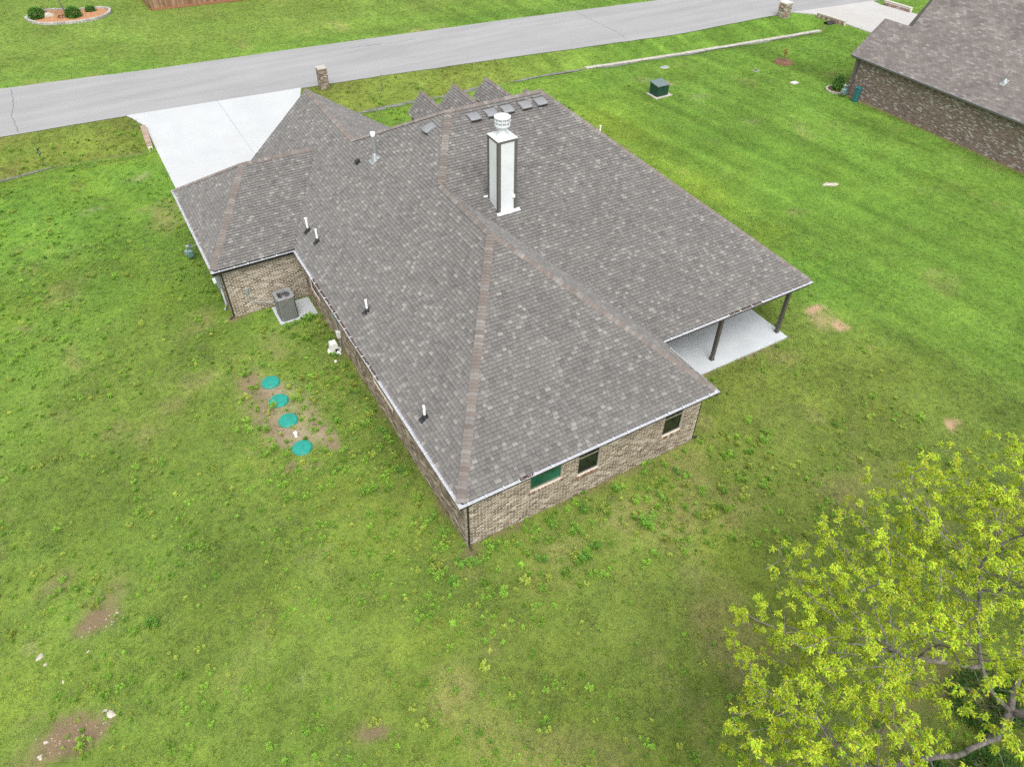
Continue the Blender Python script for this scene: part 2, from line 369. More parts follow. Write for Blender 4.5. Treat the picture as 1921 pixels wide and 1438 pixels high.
def fields(x, y):
    """tint (n,3), soil amount, soil colour, weediness at ground points"""
    x = np.asarray(x, float); y = np.asarray(y, float)
    wx = x+(fbm(x, y, .9, 3)-.5)*.9; wy = y+(fbm(x, y, .9, 5)-.5)*.9
    soil = np.zeros_like(x); cs = np.zeros(x.shape+(3,)); ws = np.full(x.shape, 1e-4)
    cs += SOILC[0]*1e-4
    for (a, b, rx, ry, an, st, kd) in SOIL:
        dx = wx-a; dy = wy-b; c, s_ = math.cos(an), math.sin(an)
        q = st*.85*np.exp(-(((dx*c+dy*s_)/rx)**2+((-dx*s_+dy*c)/ry)**2))
        soil = soil+q; cs += SOILC[kd]*q[..., None]; ws = ws+q
    # bare strip along the foot of the walls
    dl = np.where((y > -.2) & (y < 16.6), np.abs(x-O+.0), 9); db = np.where((x > 0) & (x < 10.4), np.abs(y-O), 9)
    dg = np.where((x > -3.6) & (x < .4), np.abs(y-(D7+O)), 9); dp = np.where((x > 10) & (x < 18.2), np.abs(y-3.0), 9)
    dw = np.minimum(np.minimum(dl, db), np.minimum(dg, dp))
    q = .8*np.exp(-(dw/.34)**2)*np.clip(2.4*fbm(x, y, 1.1, 9)-.65, 0, 1.3); soil += q; cs += SOILC[0]*q[..., None]; ws += q
    dn = np.where((y < 21) & (x < 43), np.abs(x-42.4), 9); q = .8*np.exp(-(dn/.35)**2); soil += q; cs += SOILC[0]*q[..., None]; ws += q
    # wet mud along the ditch
    q = .7*np.exp(-((y-ditch_y(x)-.15)/.3)**2)*ditch_mask(x)*(.4+fbm(x, y, 1.5, 12)); soil += q; cs += SOILC[0]*q[..., None]; ws += q
    soilcol = cs/ws[..., None]
    n1 = fbm(x, y, 7, 21); n2 = fbm(x, y, 2.2, 22); n3 = fbm(x, y, .6, 23)
    # how lush: dull olive behind the house, greener to the sides and beyond
    right = sstep(18.5, 24, x+.35*(y-3)); left = sstep(9, 24, y)*(x < 0)
    front = sstep(24, 30, y)
    lush = np.clip(.26+.58*right+.34*left+.12*(x < -1)+.35*front*(1-right)+.55*(n1-.5)+.35*(n2-.5), 0, 1)
    verge = sstep(.0, .5, y-ditch_y(x))*(y < np.interp(x, NX, NY)+.3)*(1-sstep(26, 34, x))
    lush = lush*(1-.45*verge)
    OL = np.array((.155,.196,.052)); GR = np.array((.122,.234,.043)); TN = np.array((.262,.230,.125)); YG = np.array((.225,.285,.040))
    tint = OL*(1-lush[..., None])+GR*lush[..., None]
    tan = np.clip((n2-.55)*2.8+(.5-n1)*1.0-lush*.35, 0, .6)
    tint = tint*(1-tan[..., None])+TN*tan[..., None]
    # a yellower band of unmown grass between the two lots
    band = np.exp(-((x-22.2-.12*(y-10))/2.6)**2)*sstep(6, 12, y)*sstep(36, 28, y)
    yel = np.clip(band*.5*(.35+1.0*(n2-.3))+.55*np.clip(n3-.62, 0, 1)+.30*np.clip(fbm(x, y, 4, 41)-.55, 0, 1)*3*(y < 34)+.25*np.exp(-((y-ditch_y(x)+1.6)/1.3)**2)*(x < 30), 0, .85)
    tint = tint*(1-yel[..., None])+YG*yel[..., None]
    vg = (verge*np.clip(.5+.9*(n2-.5), 0, .8))[..., None]; tint = tint*(1-vg)+np.array((.170,.190,.050))*vg
    # neighbour's mown lawn
    mow = sstep(24, 30, x+.1*(y-10))
    tint = tint*(1-.5*mow[..., None])+(GR*.5+np.array((.085,.15,.03))*.5)*(.5*mow[..., None])*(.85+.3*n1[..., None])
    far_ = sstep(47, 56, y)*(.45+.6*(n2-.3)); far_ = np.clip(far_, 0, .8)[..., None]
    tint = tint*(1-far_)+np.array((.170,.225,.062))*far_
    streak = fbm(x*1.0+y*.12, y*.10, .9, 71); sm_ = sstep(16, 24, x)*.42+sstep(46, 52, y)*0
    mul = (1+(streak-.5)*sm_*1.6)*(.80+.4*n3)*(.74+.52*fbm(x, y, 3.3, 61))
    weed = np.clip(.35+1.2*(fbm(x, y, 3, 51)-.5)+.35*(x < 0)+.25*(y < 2)*(x < 13), 0, 1)*(1-.9*mow)
    return tint*mul[..., None], np.clip(soil, 0, 1.6), soilcol, weed

def axis(lo, hi, fine, outer):
    a = list(np.arange(lo, hi+1e-6, fine))
    L = []; p = lo; st = fine*2
    while p > -outer: p -= st; L.append(p); st = min(st*1.25, 40)
    R = []; p = hi; st = fine*2
    while p < outer: p += st; R.append(p); st = min(st*1.25, 40)
    return np.array(L[::-1]+a+R)
def make_ground():
    xs = axis(-16, 58, .2, 400); ys = axis(-15, 60, .2, 400)
    X, Y = np.meshgrid(xs, ys); Z = gz(X, Y)
    nx, ny = len(xs), len(ys)
    V = np.stack([X, Y, Z], -1).reshape(-1, 3)
    idx = np.arange(nx*ny).reshape(ny, nx)
    Fq = np.stack([idx[:-1, :-1], idx[:-1, 1:], idx[1:, 1:], idx[1:, :-1]], -1).reshape(-1, 4)
    me = bpy.data.meshes.new('ground')
    me.vertices.add(len(V)); me.vertices.foreach_set('co', V.ravel())
    me.loops.add(Fq.size); me.loops.foreach_set('vertex_index', Fq.ravel().astype('i'))
    me.polygons.add(len(Fq)); me.polygons.foreach_set('loop_start', (np.arange(len(Fq))*4).astype('i'))
    me.update(calc_edges=True); me.validate()
    t, s, sc, wd = fields(X.ravel(), Y.ravel())
    a = me.attributes.new('tint', 'FLOAT_COLOR', 'POINT'); a.data.foreach_set('color', np.c_[t*1.0, np.ones(len(t))].astype('f').ravel())
    a = me.attributes.new('soilcol', 'FLOAT_COLOR', 'POINT'); a.data.foreach_set('color', np.c_[sc, np.ones(len(t))].astype('f').ravel())
    a = me.attributes.new('soil', 'FLOAT', 'POINT'); a.data.foreach_set('value', s.astype('f'))
    me.materials.append(MATS['lawn'])
    me.polygons.foreach_set('use_smooth', [True]*len(me.polygons))
    o = bpy.data.objects.new('ground', me); COL.objects.link(o); o['kind'] = 'structure'
make_ground()

# ------------------------------------------------------------------ road and driveways
def strip(xs, y0, y1, z):
    mb = MB(); P = []; n = len(xs)
    for i, x in enumerate(xs): P += [(x, y0[i], z), (x, y1[i], z)]
    mb.add(P, [(2*i, 2*i+2, 2*i+3, 2*i+1) for i in range(n-1)]); return mb
rx = np.arange(-60, 121, .5)
wob = (vnoise(rx, rx*0, 1.3, 4)-.5)*.10
road = struct(strip(rx, np.interp(rx, NX, NY)+wob, np.interp(rx, FXr, FYr)+(vnoise(rx, rx*0+9, 1.6, 4)-.5)*.10, .016), 'road', 'road')
def crack(p, q, wd, seed):
    r = random.Random(seed); n = 26; mb = MB(); P = []
    p = np.array(p); q = np.array(q); t = (q-p)/np.linalg.norm(q-p); nn = np.array((-t[1], t[0])); off = 0
    for i in range(n+1):
        off += r.uniform(-.09, .09); off *= .9; c = p+(q-p)*i/n+nn*off; h = wd*r.uniform(.4, 1.2)/2
        P += [(*(c-nn*h), .021), (*(c+nn*h), .021)]
    mb.add(P, [(2*i, 2*i+2, 2*i+3, 2*i+1) for i in range(n)]); part(mb, 'crack', 'crack', road)
crack((-10.1, 50.4), (-10.35, 42.5), .06, 1); crack((15.4, 46.7), (19.6, 46.3), .05, 2); crack((14.0, 47.0), (16.5, 46.4), .05, 3); crack((35.5, 46.2), (35.2, 38.2), .05, 4); crack((55.5, 43.8), (53.6, 37.0), .05, 6)

drv = bpy.data.objects.new('driveway', None); COL.objects.link(drv); drv['kind'] = 'structure'
def slab(parent, poly, z0, z1, mat, name='slab'):
    mb = MB(); n = len(poly); b = .012
    c = np.mean(np.array(poly), 0)
    ins = [tuple(np.array(p)+(c-np.array(p))/np.linalg.norm(c-np.array(p))*b) for p in poly]
    P = [(*p, z0) for p in poly]+[(*p, z1-b*.7) for p in poly]+[(*p, z1) for p in ins]
    fs = [tuple(range(2*n, 3*n))]
    for r in (0, n):
        for i in range(n): j = (i+1) % n; fs.append((r+i, r+j, r+n+j, r+n+i))
    mb.add(P, fs); return part(mb, name, mat, parent)
jg = .005
ysd = [24.2, 28.6, 33.0, 37.3]
xl = [-2.99, 2.15, 7.45]
for i in range(2):
    for j in range(3):
        slab(drv, [(xl[i]+jg, ysd[j]+jg), (xl[i+1]-jg, ysd[j]+jg), (xl[i+1]-jg, ysd[j+1]-jg), (xl[i]+jg, ysd[j+1]-jg)], -.10, .05, 'driveway')
ne = lambda x: float(np.interp(x, NX, NY))+.04
slab(drv, [(-2.98, 37.3+jg), (2.15-jg, 37.3+jg), (2.15-jg, ne(2.15)), (-.6, ne(-.6)), (-3.75, ne(-3.75)), (-3.5, 41.2), (-3.0, 39.6)], -.10, .05, 'driveway')
slab(drv, [(2.15+jg, 37.3+jg), (7.45, 37.3+jg), (7.45, 39.4), (7.8, 40.4), (8.0, ne(8.0)), (5, ne(5)), (2.15+jg, ne(2.15))], -.10, .05, 'driveway')
nd = bpy.data.objects.new('neighbour_driveway', None); COL.objects.link(nd); nd['kind'] = 'structure'
for poly in ([(54.9, 30.8), (58.8, 30.8), (58.8, ne(58.8)), (53.0, ne(53.0)), (54.3, 35.4), (54.75, 34.2)], [(58.82, 30.8), (62.9, 30.8), (62.2, 34.4), (62.5, ne(62.5)), (58.82, ne(58.82))],
             [(54.9, 22.0), (58.8, 22.0), (58.8, 30.78), (54.9, 30.78)], [(58.82, 22.0), (62.9, 22.0), (62.9, 30.78), (58.82, 30.78)]):
    slab(nd, poly, -.1, .05, 'driveway_old')
# water lying in the ditch
def ditch_water(x0, x1, wmax, seed):
    xs = np.arange(x0, x1, .2); mb = MB(); P = []
    for i, x in enumerate(xs):
        e = min(1, min(i, len(xs)-1-i)/6)
        wd = wmax*(.35+.9*vnoise(np.array(x), np.array(0.), 1.1, seed))*e+.02; c = float(ditch_y(x))+.35*(float(vnoise(np.array(x), np.array(3.), 2.3, seed))-.5)
        P += [(x, c-wd, -.53), (x, c+wd, -.53)]
    mb.add(P, [(2*i, 2*i+2, 2*i+3, 2*i+1) for i in range(len(xs)-1)])
    struct(mb, 'ditch_water', 'ditch_water')
ditch_water(-14, -8.4, .15, 2); ditch_water(9.8, 21.5, .24, 3); ditch_water(22.6, 29.4, .18, 4)
lin = bpy.data.objects.new('ditch_liner', None); COL.objects.link(lin); lin['kind'] = 'structure'
xx = 29.3; q = random.Random(5)
while xx < 52.4:
    L = q.uniform(.9, 1.9); y0 = float(ditch_y(xx)); y1 = float(ditch_y(xx+L)); wd = q.uniform(.17, .20); c0 = q.uniform(-.02, .02); g = q.uniform(.01, .03)
    dz = q.uniform(-.008, .008)
    slab(lin, [(xx+g, y0+c0+.05), (xx+L-g, y1+c0+.05), (xx+L-g, y1+c0+.05+wd*2), (xx+g, y0+c0+.05+wd*2)], -.70, -.495+dz, 'old_concrete', 'concrete_slab')
    xx += L
ditch_water(29.5, 52.5, .22, 9)

# ------------------------------------------------------------------ the house
house = thing('brick_house', 'single storey brick house with grey shingle hip roof and tall white chimney', 'house')
def vadd(a, b, k=1.0): return tuple(a[i]+b[i]*k for i in range(3))
BRK = [(.140,.108,.076),(.180,.142,.102),(.222,.180,.134),(.265,.220,.168),(.31,.265,.208),(.108,.083,.060),(.38,.335,.275),(.182,.138,.100)]
BW = [5, 6, 6, 5, 4, 3, 2, 2]
def brick_col(r): 
    c = r.choices(BRK, BW)[0]; k = r.uniform(.9, 1.12); return tuple(x*k for x in c)
wall = bpy.data.objects.new('wall', None); COL.objects.link(wall); wall.parent = house
backing = MB(); brick_list = []            # (area on screen, verts, colour)
BF = [(0,1,2,3),(0,4,5,1),(1,5,6,2),(2,6,7,3),(3,7,4,0)]
def wall_run(p0, p1, z0, z1, holes=(), thick=.11, bricks=True, seed=0, z_top=None):
    """brick wall whose outer face runs from p0 to p1 with the outside on the right-hand side of that direction"""
    r = random.Random(seed+99)
    p0 = np.array(p0, float); p1 = np.array(p1, float); L = np.linalg.norm(p1-p0); t = (p1-p0)/L; nrm = np.array((t[1], -t[0]))
    def P(u, d, z): q_ = p0+t*u+nrm*d; return (q_[0], q_[1], z)
    us = sorted({0, L, *[h[0] for h in holes], *[h[1] for h in holes]})
    for a, b in zip(us[:-1], us[1:]):
        segs = [(z0, z1)]
        for h in holes:
            if h[0] <= a+1e-6 and h[1] >= b-1e-6: segs = [(z0, h[2]), (h[3], z1)]
        for s0, s1 in segs:
            backing.add([P(a,-thick,s0),P(b,-thick,s0),P(b,-.006,s0),P(a,-.006,s0),P(a,-thick,s1),P(b,-thick,s1),P(b,-.006,s1),P(a,-.006,s1)], [(0,1,2,3),(7,6,5,4),(3,2,6,7),(1,0,4,5),(2,1,5,6),(0,3,7,4)])
    if not bricks: return
    ch, bl, j = .081, .250, .021
    row = 0; z = z0+.004
    while z+ch-j < z1+.001:
        u = -(bl/2 if row % 2 else 0)
        while u < L-.01:
            a, b = max(u, 0), min(u+bl-j, L); zt = z+ch-j
            parts_ = [(a, b)]
            for h in holes:
                if zt > h[2]+.005 and z < h[3]-.005:
                    np_ = []
                    for (c, d) in parts_:
                        if d <= h[0] or c >= h[1]: np_.append((c, d))
                        else:
                            if c < h[0]: np_.append((c, h[0]))
                            if d > h[1]: np_.append((h[1], d))
                    parts_ = np_
            for (c, d) in parts_:
                if d-c < .02: continue
                pr = r.uniform(.0, .006); e = .0015
                F = [P(c+e,pr,z+e),P(d-e,pr,z+e),P(d-e,pr,zt-e),P(c+e,pr,zt-e)]
                Bk = [P(c,-.02,z),P(d,-.02,z),P(d,-.02,zt),P(c,-.02,zt)]
                brick_list.append((F+Bk, brick_col(r)))
            u += bl
        z += ch; row += 1
ZW1 = HE-.17      # underside of the soffit
wins_back = [(2.80, 4.10, 1.40, 2.36), (4.74, 5.66, 1.07, 2.36), (8.48, 9.38, 1.07, 2.36)]
wins_left = [(6.40, 8.35, 1.12, 2.36), (14.75, 15.95, .80, 2.36)]
IX, IY = O, O
WR_ = W1-O; GL_ = -G+O; GB_ = D7+O; FY_ = D6-O; RX_ = W4-O; PBY = 7.6
wall_run((IX, IY), (WR_, IY), 0, ZW1, [(a-IX, b-IX, c, d) for a, b, c, d in wins_back], seed=1)
wall_run((IX, GB_), (IX, IY), 0, ZW1, [(GB_-b, GB_-a, c, d) for a, b, c, d in wins_left], seed=2)
wall_run((GL_, GB_), (IX, GB_), 0, ZW1, seed=3)
wall_run((GL_, FY_), (GL_, GB_), 0, ZW1, seed=4)
wall_run((WR_, IY), (WR_, PBY), 0, ZW1, seed=5)
wall_run((WR_, PBY), (RX_, PBY), 0, ZW1, [(2.0, 4.4, .15, 2.25)], seed=6)
wall_run((RX_, PBY), (RX_, FY_), 0, ZW1, seed=7)
wall_run((RX_, FY_), (GL_, FY_), 0, ZW1, [(RX_-2.0, RX_+2.7, .06, 2.3)], seed=8)
def pick_largest(lst, n):
    """indices of the n pieces that show largest from the photograph's viewpoint"""
    sc = []
    for i, (vsx, *_r) in enumerate(lst):
        q = np.array(vsx[:4]); u, v, z = project(q)
        A = .5*abs(sum(u[k]*v[(k+1) % 4]-u[(k+1) % 4]*v[k] for k in range(4)))
        nn = np.cross(q[1]-q[0], q[2]-q[0]); facing = nn@(CAMP-q[0]) > 0
        c = q.mean(0)
        vis = facing and -20 < u.mean() < 1941 and -20 < v.mean() < 1458
        sc.append(A if vis else 0)
    o = np.argsort(-np.array(sc)); return set(o[:n].tolist())
part(backing, 'mortar', 'mortar', wall)
# only wall faces in plain view can give the 300 separate bricks
front_ids = [i for i, (v, c) in enumerate(brick_list) if abs(v[0][1]-IY) < .02 and v[0][2] < 2.0]
sub = [brick_list[i] for i in front_ids]
chosen = {front_ids[i] for i in pick_largest(sub, 300)}
rest = MB()
for i, (v, c) in enumerate(brick_list):
    if i in chosen:
        part(MB().add(v, BF, c), 'brick', 'brick', wall)
    else: rest.add(v, BF, c)
part(rest, 'brickwork', 'brick', wall, kind='stuff')

# windows
def window(u0, u1, z0, z1, face, style):
    """face: 'back' (outside is -Y) or 'left' (outside is -X)"""
    if face == 'back': T = lambda u, d, z: (u, IY-d, z)
    else: T = lambda u, d, z: (IX-d, u, z)
    def bx(mb, a, b, d0, d1, c, e):
        P = [T(a,d0,c),T(b,d0,c),T(b,d1,c),T(a,d1,c),T(a,d0,e),T(b,d0,e),T(b,d1,e),T(a,d1,e)]
        mb.add(P, [(3,2,1,0),(4,5,6,7),(0,1,5,4),(1,2,6,5),(2,3,7,6),(3,0,4,7)])
    fr = MB(); fwd = .05
    bx(fr, u0, u0+fwd, -.105, -.05, z0, z1); bx(fr, u1-fwd, u1, -.105, -.05, z0, z1)
    bx(fr, u0+fwd, u1-fwd, -.105, -.052, z0, z0+fwd); bx(fr, u0+fwd, u1-fwd, -.105, -.052, z1-fwd, z1)
    win = part(fr, 'window', 'tan_frame', house)
    if style == 'hung':
        zm = z0+.80
        r_ = MB(); bx(r_, u0+fwd, u1-fwd, -.10, -.058, zm, zm+.05); part(r_, 'meeting_rail', 'tan_frame', win)
        s_ = MB(); bx(s_, u0+fwd, u1-fwd, -.10, -.062, z0+fwd, z0+fwd+.045); bx(s_, u1-fwd-.03, u1-fwd, -.10, -.0625, z0+fwd+.045, zm); bx(s_, u0+fwd, u0+fwd+.03, -.10, -.0625, z0+fwd+.045, zm); part(s_, 'sash', 'dark_frame', win)
        p_ = MB(); bx(p_, u0+fwd+.03, u1-fwd-.03, -.095, -.082, z0+fwd+.045, zm); part(p_, 'pane', 'glass', win)
        p_ = MB(); bx(p_, u0+fwd, u1-fwd, -.09, -.075, zm+.05, z1-fwd); part(p_, 'pane', 'glass', win)
    else:
        p_ = MB(); bx(p_, u0+fwd, u1-fwd, -.095, -.075, z0+fwd, z1-fwd); part(p_, 'pane', 'glass_green' if style == 'green' else 'glass', win)
    r = random.Random(int(u0*100)); u = u0-.06; wdt = .064
    while u < u1+.06-.03:
        c = r.choice([(.20,.12,.085),(.25,.17,.125),(.16,.10,.075),(.30,.23,.18),(.36,.31,.26)])
        e = min(u+wdt-.009, u1+.06); P = [T(u,.03,z0-.135),T(e,.03,z0-.135),T(e,.03,z0-.035),T(u,.03,z0-.035),T(u,-.06,z0-.10),T(e,-.06,z0-.10),T(e,-.06,z0-.004),T(u,-.06,z0-.004)]
        part(MB().add(P, [(0,1,2,3),(3,2,6,7),(0,3,7,4),(1,5,6,2),(0,4,5,1)], c), 'sill_brick', 'brick', win)
        u += wdt
window(*wins_back[0], 'back', 'green'); window(*wins_back[1], 'back', 'hung'); window(*wins_back[2], 'back', 'hung')
window(*wins_left[0], 'left', 'plain'); window(*wins_left[1], 'left', 'hung')
part(MB().bbox(WR_+2.03, WR_+4.37, PBY+.03, PBY+.08, .15, 2.25), 'patio_door', 'glass', house)
gd = part(MB().box(-2.0+.02, 2.68, FY_-.09, FY_-.04, .06, 2.3), 'garage_door', 'trim', house)

# soffit and fascia
sof = MB()
E = [(.10,.10),(W1-.10,.10),(W1-.10,D3+.10),(W4-.10,D3+.10),(W4-.10,D6-.10),(-G+.10,D6-.10),(-G+.10,D7+.10),(.10,D7+.10)]
n = len(E)
sof.add([(*p, HE-.19) for p in E]+[(*p, HE-.165) for p in E], [tuple(range(n-1,-1,-1)), tuple(range(n, 2*n))]+[(i, (i+1)%n, n+(i+1)%n, n+i) for i in range(n)])
part(sof, 'soffit', 'soffit', house)
EV = [(0,0),(W1,0),(W1,D3),(W4,D3),(W4,D6),(-G,D6),(-G,D7),(0,D7)]
CONVEX = [1,1,-1,1,1,1,1,-1]
def run_profile(mb, i, prof, closed=True):
    A = np.array(EV[i]); B = np.array(EV[(i+1) % 8]); t = (B-A)/np.linalg.norm(B-A); nin = np.array((-t[1], t[0]))
    ca, cb = CONVEX[i], CONVEX[(i+1) % 8]; P = []
    for (d, z) in prof:
        a = A+nin*d+t*(d*ca); b = B+nin*d-t*(d*cb); P += [(*a, z), (*b, z)]
    m_ = len(prof); fs = []
    for k in range(m_ if closed else m_-1):
        k2 = (k+1) % m_; fs.append((2*k, 2*k2, 2*k2+1, 2*k+1))
    fs += [tuple(2*k for k in range(m_))[::-1], tuple(2*k+1 for k in range(m_))] if closed else []
    mb.add(P, fs)
for i in range(8):
    f_ = MB(); run_profile(f_, i, [(.150,HE-.22),(.150,HE+.02),(.172,HE+.02),(.172,HE-.22)]); part(f_, 'fascia', 'bronze', house)
gutters = []
for i in range(8):
    if i == 4: pass
    g_ = MB(); run_profile(g_, i, [(.148,HE-.075),(.03,HE-.075),(.012,HE-.03),(0,HE+.012),(.010,HE+.012),(.020,HE-.028),(.034,HE-.064),(.148,HE-.064)])
    go = part(g_, 'gutter', 'bronze', house); gutters.append(go)
    l_ = MB(); run_profile(l_, i, [(.147,HE-.022),(.036,HE-.024),(.020,HE+.016),(.003,HE+.0165),(.003,HE+.0135),(.021,HE+.012),(.038,HE-.03),(.147,HE-.028)])
    part(l_, 'gutter_lining', 'gutter_in', go)
    A = np.array(EV[i]); B = np.array(EV[(i+1) % 8]); L = np.linalg.norm(B-A); t = (B-A)/L; nin = np.array((-t[1], t[0]))
    k = .35; q = random.Random(i+40)
    while k < L-.3:
        c = A+t*k+nin*.070
        part(MB().obox((*c, HE+.021), (*t, 0), (*nin, 0), (0, 0, 1), .018, .066, .003), 'gutter_clip', 'white_paint', go)
        k += .61+q.uniform(-.05, .05)
# leaves rotting in the gutters
def debris(i, a, b, seed):
    r = random.Random(seed); A = np.array(EV[i]); B = np.array(EV[(i+1) % 8]); t = (B-A)/np.linalg.norm(B-A); nin = np.array((-t[1], t[0])); mb = MB()
    k = a
    while k < b:
        c = A+t*k+nin*r.uniform(.05, .11); an = r.uniform(0, 3); h = r.uniform(.015, .04)
        u = (math.cos(an), math.sin(an), r.uniform(-.3, .3)); v = (-math.sin(an), math.cos(an), r.uniform(-.2, .2))
        mb.obox((*c, HE-.010+r.uniform(0, .012)), u, v, (0, 0, 1), h, h*.6, .003); k += r.uniform(.008, .03)
    part(mb, 'leaf_litter', 'debris', gutters[i], kind='stuff')
debris(7, D7-13.4, D7-6.6, 1); debris(0, 2.2, 2.7, 2); debris(2, 3.4, 5.2, 4); debris(7, 2.4, 3.1, 6)

# ---- roof
deck_mb = MB(); tabs = []          # (verts, colour)
SHC = [(.152,.145,.137),(.143,.137,.130),(.162,.154,.146),(.135,.129,.123),(.200,.191,.179),(.226,.217,.202),(.118,.112,.107),(.156,.143,.133)]
SHW = [6, 6, 6, 4, 2.6, 1.3, 1.5, 1.0]
def roof_plane(poly, seed, exposure=.145):
    """poly: 3-D corners, the first edge being the eave (or level) edge, anticlockwise seen from outside"""
    r = random.Random(seed)
    P = [np.array(p, float) for p in poly]
    nrm = np.zeros(3)
    for i in range(len(P)): nrm += np.cross(P[i], P[(i+1) % len(P)])
    nrm /= np.linalg.norm(nrm)
    if nrm[2] < 0: P = P[::-1]; nrm = -nrm
    u = np.cross(np.array((0,0,1.)), nrm); u /= np.linalg.norm(u); v = np.cross(nrm, u)
    zmin = min(p[2] for p in P); o = [p for p in P if abs(p[2]-zmin) < 1e-6][0]
    q = [((p-o)@u, (p-o)@v) for p in P]
    deck_mb.add([tuple(p-nrm*.03) for p in P]+[tuple(p+nrm*.004) for p in P],
        [tuple(range(len(P)-1,-1,-1)), tuple(range(len(P), 2*len(P)))]+[(i, (i+1)%len(P), len(P)+(i+1)%len(P), len(P)+i) for i in range(len(P))])
    vmax = max(b for a, b in q)
    def spans(vv):
        xs_ = []
        for i in range(len(q)):
            (a0, b0), (a1, b1) = q[i], q[(i+1) % len(q)]
            if (b0 <= vv) != (b1 <= vv): xs_.append(a0+(a1-a0)*(vv-b0)/(b1-b0))
        xs_.sort(); return [(xs_[i], xs_[i+1]) for i in range(0, len(xs_)-1, 2)]
    vv = -.012; row = 0
    while vv < vmax-.02:
        vb, vt = max(vv, 1e-4), min(vv+exposure+.03, vmax-1e-4); vm = min(vv+exposure, vmax-1e-4)
        sb, st = spans(vb), spans(vm)
        if len(sb) != len(st): sb = st = spans((vb+vm)/2)
        for (b0, b1), (t0, t1) in zip(sb, st):
            a = min(b0, t0)-r.uniform(0, .3); hi = max(b1, t1)
            last_col = None
            while a < hi:
                wdt = r.choice([.14, .165, .19, .22, .25, .17])*r.uniform(.92, 1.08); e = a+wdt
                cb0, cb1 = max(a, b0), min(e, b1); ct0, ct1 = max(a, t0), min(e, t1)
                if (cb1-cb0 > .004 or ct1-ct0 > .004):
                    cb0, cb1 = min(cb0, b1), max(cb1, b0); ct0, ct1 = min(ct0, t1), max(ct1, t0)
                    if cb1 < cb0: cb0 = cb1 = (cb0+cb1)/2
                    if ct1 < ct0: ct0 = ct1 = (ct0+ct1)/2
                    g_ = .006 if wdt > .05 else 0; hb = r.choice([.032, .026, .036, .022])
                    lip = r.uniform(-.006, .006)
                    def X(uu, ww, h): return tuple(o+u*uu+v*ww+nrm*h)
                    col = r.choices(SHC, SHW)[0]
                    if last_col is not None and col[0] > .19 and last_col > .19: col = SHC[r.randrange(4)]
                    last_col = col[0]; k_ = r.uniform(.93, 1.07); col = tuple(x*k_ for x in col)
                    V = [X(cb0+g_, vv+lip, hb), X(cb1-g_, vv+lip, hb), X(ct1-g_, vm+.004, .007), X(ct0+g_, vm+.004, .007), X(cb0+g_, vv+lip, .003), X(cb1-g_, vv+lip, .003), X(ct1-g_, vm+.004, .003), X(ct0+g_, vm+.004, .003), X(cb0+g_, vv+lip, hb), X(cb1-g_, vv+lip, hb)]
                    tabs.append((V, col, (cb1-cb0) > .1))
                a = e
        vv += exposure; row += 1
def zL(x): return HE+SL*x
R0 = .085    # roof edge sits this far inside the gutter line
L_poly = [(0,0,HE),(AX,AY,ZR),(AX,Y2,ZR),(K,PY,ZP),(X1,YW,ZW),(X1,YF,ZW),(.30,24.75,zL(.30)),(.30,24.2,zL(.30)),(GXE,GY,ZG),(0,D7,HE)]
def inset(poly):
    return poly
roof_plane([(.125,.19,zL(.125))]+L_poly[1:9]+[(.125,D7+.20,zL(.125))], 1)
roof_plane([(.22,.125,HE+SB*.125),(W1-.18,.125,HE+SB*.125),(AX,AY,ZR)], 2)
roof_plane([(W1-.125,.19,HE+.09),(W1-.125,D3+.20,HE+.09),(AX,Y2,ZR),(AX,AY,ZR)], 3)
roof_plane([(W1-.20,D3+.125,HE+SB2*.125),(W4-.09,D3+.125,HE+SB2*.125),(PX2,PY,ZP),(K,PY,ZP),(AX,Y2,ZR)], 4)
SS = (ZP-HE)/(W4-PX2)
roof_plane([(W4-.125,D3+.22,HE+SS*.125),(W4-.125,D6-.18,HE+SS*.125),(PX2,PY,ZP)], 5)
SF = (ZP-ZW)/(YW-PY)
yFe = PY+(ZP-HE)/SF
xv = X1+(yFe-YW)*(ZW-HE)/(SL*(yFe-YW)) if False else X1+(ZW-HE)/SL
roof_plane([(W4-.1,yFe-.085,HE+SF*.085),(xv,yFe-.085,HE+SF*.085),(X1,YW,ZW),(K,PY,ZP),(PX2,PY,ZP)], 6)
roof_plane([(xv,yFe,HE+.02),(xv,YF-.3,HE+.02),(X1,YF,ZW),(X1,YW,ZW)], 7)
roof_plane([(-G+.15,D7+.125,HE+.053),(.06,D7+.125,HE+.053),(GXE,GY,ZG),(GXA,GY,ZG)], 8)
roof_plane([(-G+.125,D6-.18,HE+.083),(-G+.125,D7+.20,HE+.083),(GXA,GY,ZG)], 9)
roof_plane([(.3,D6-.085,HE+.053),(-G+.12,D6-.085,HE+.053),(GXA,GY,ZG),(GXE,GY,ZG)], 10)
GAB = [(10.94,26.0,4.44,.93,1.09),(12.98,26.0,4.45,.95,1.05),(15.12,26.0,4.44,.88,.94),(17.26,25.0,3.70,.8,.8)]
def yF(z): return PY+(ZP-z)/SF
gab_walls = MB(); caps = []
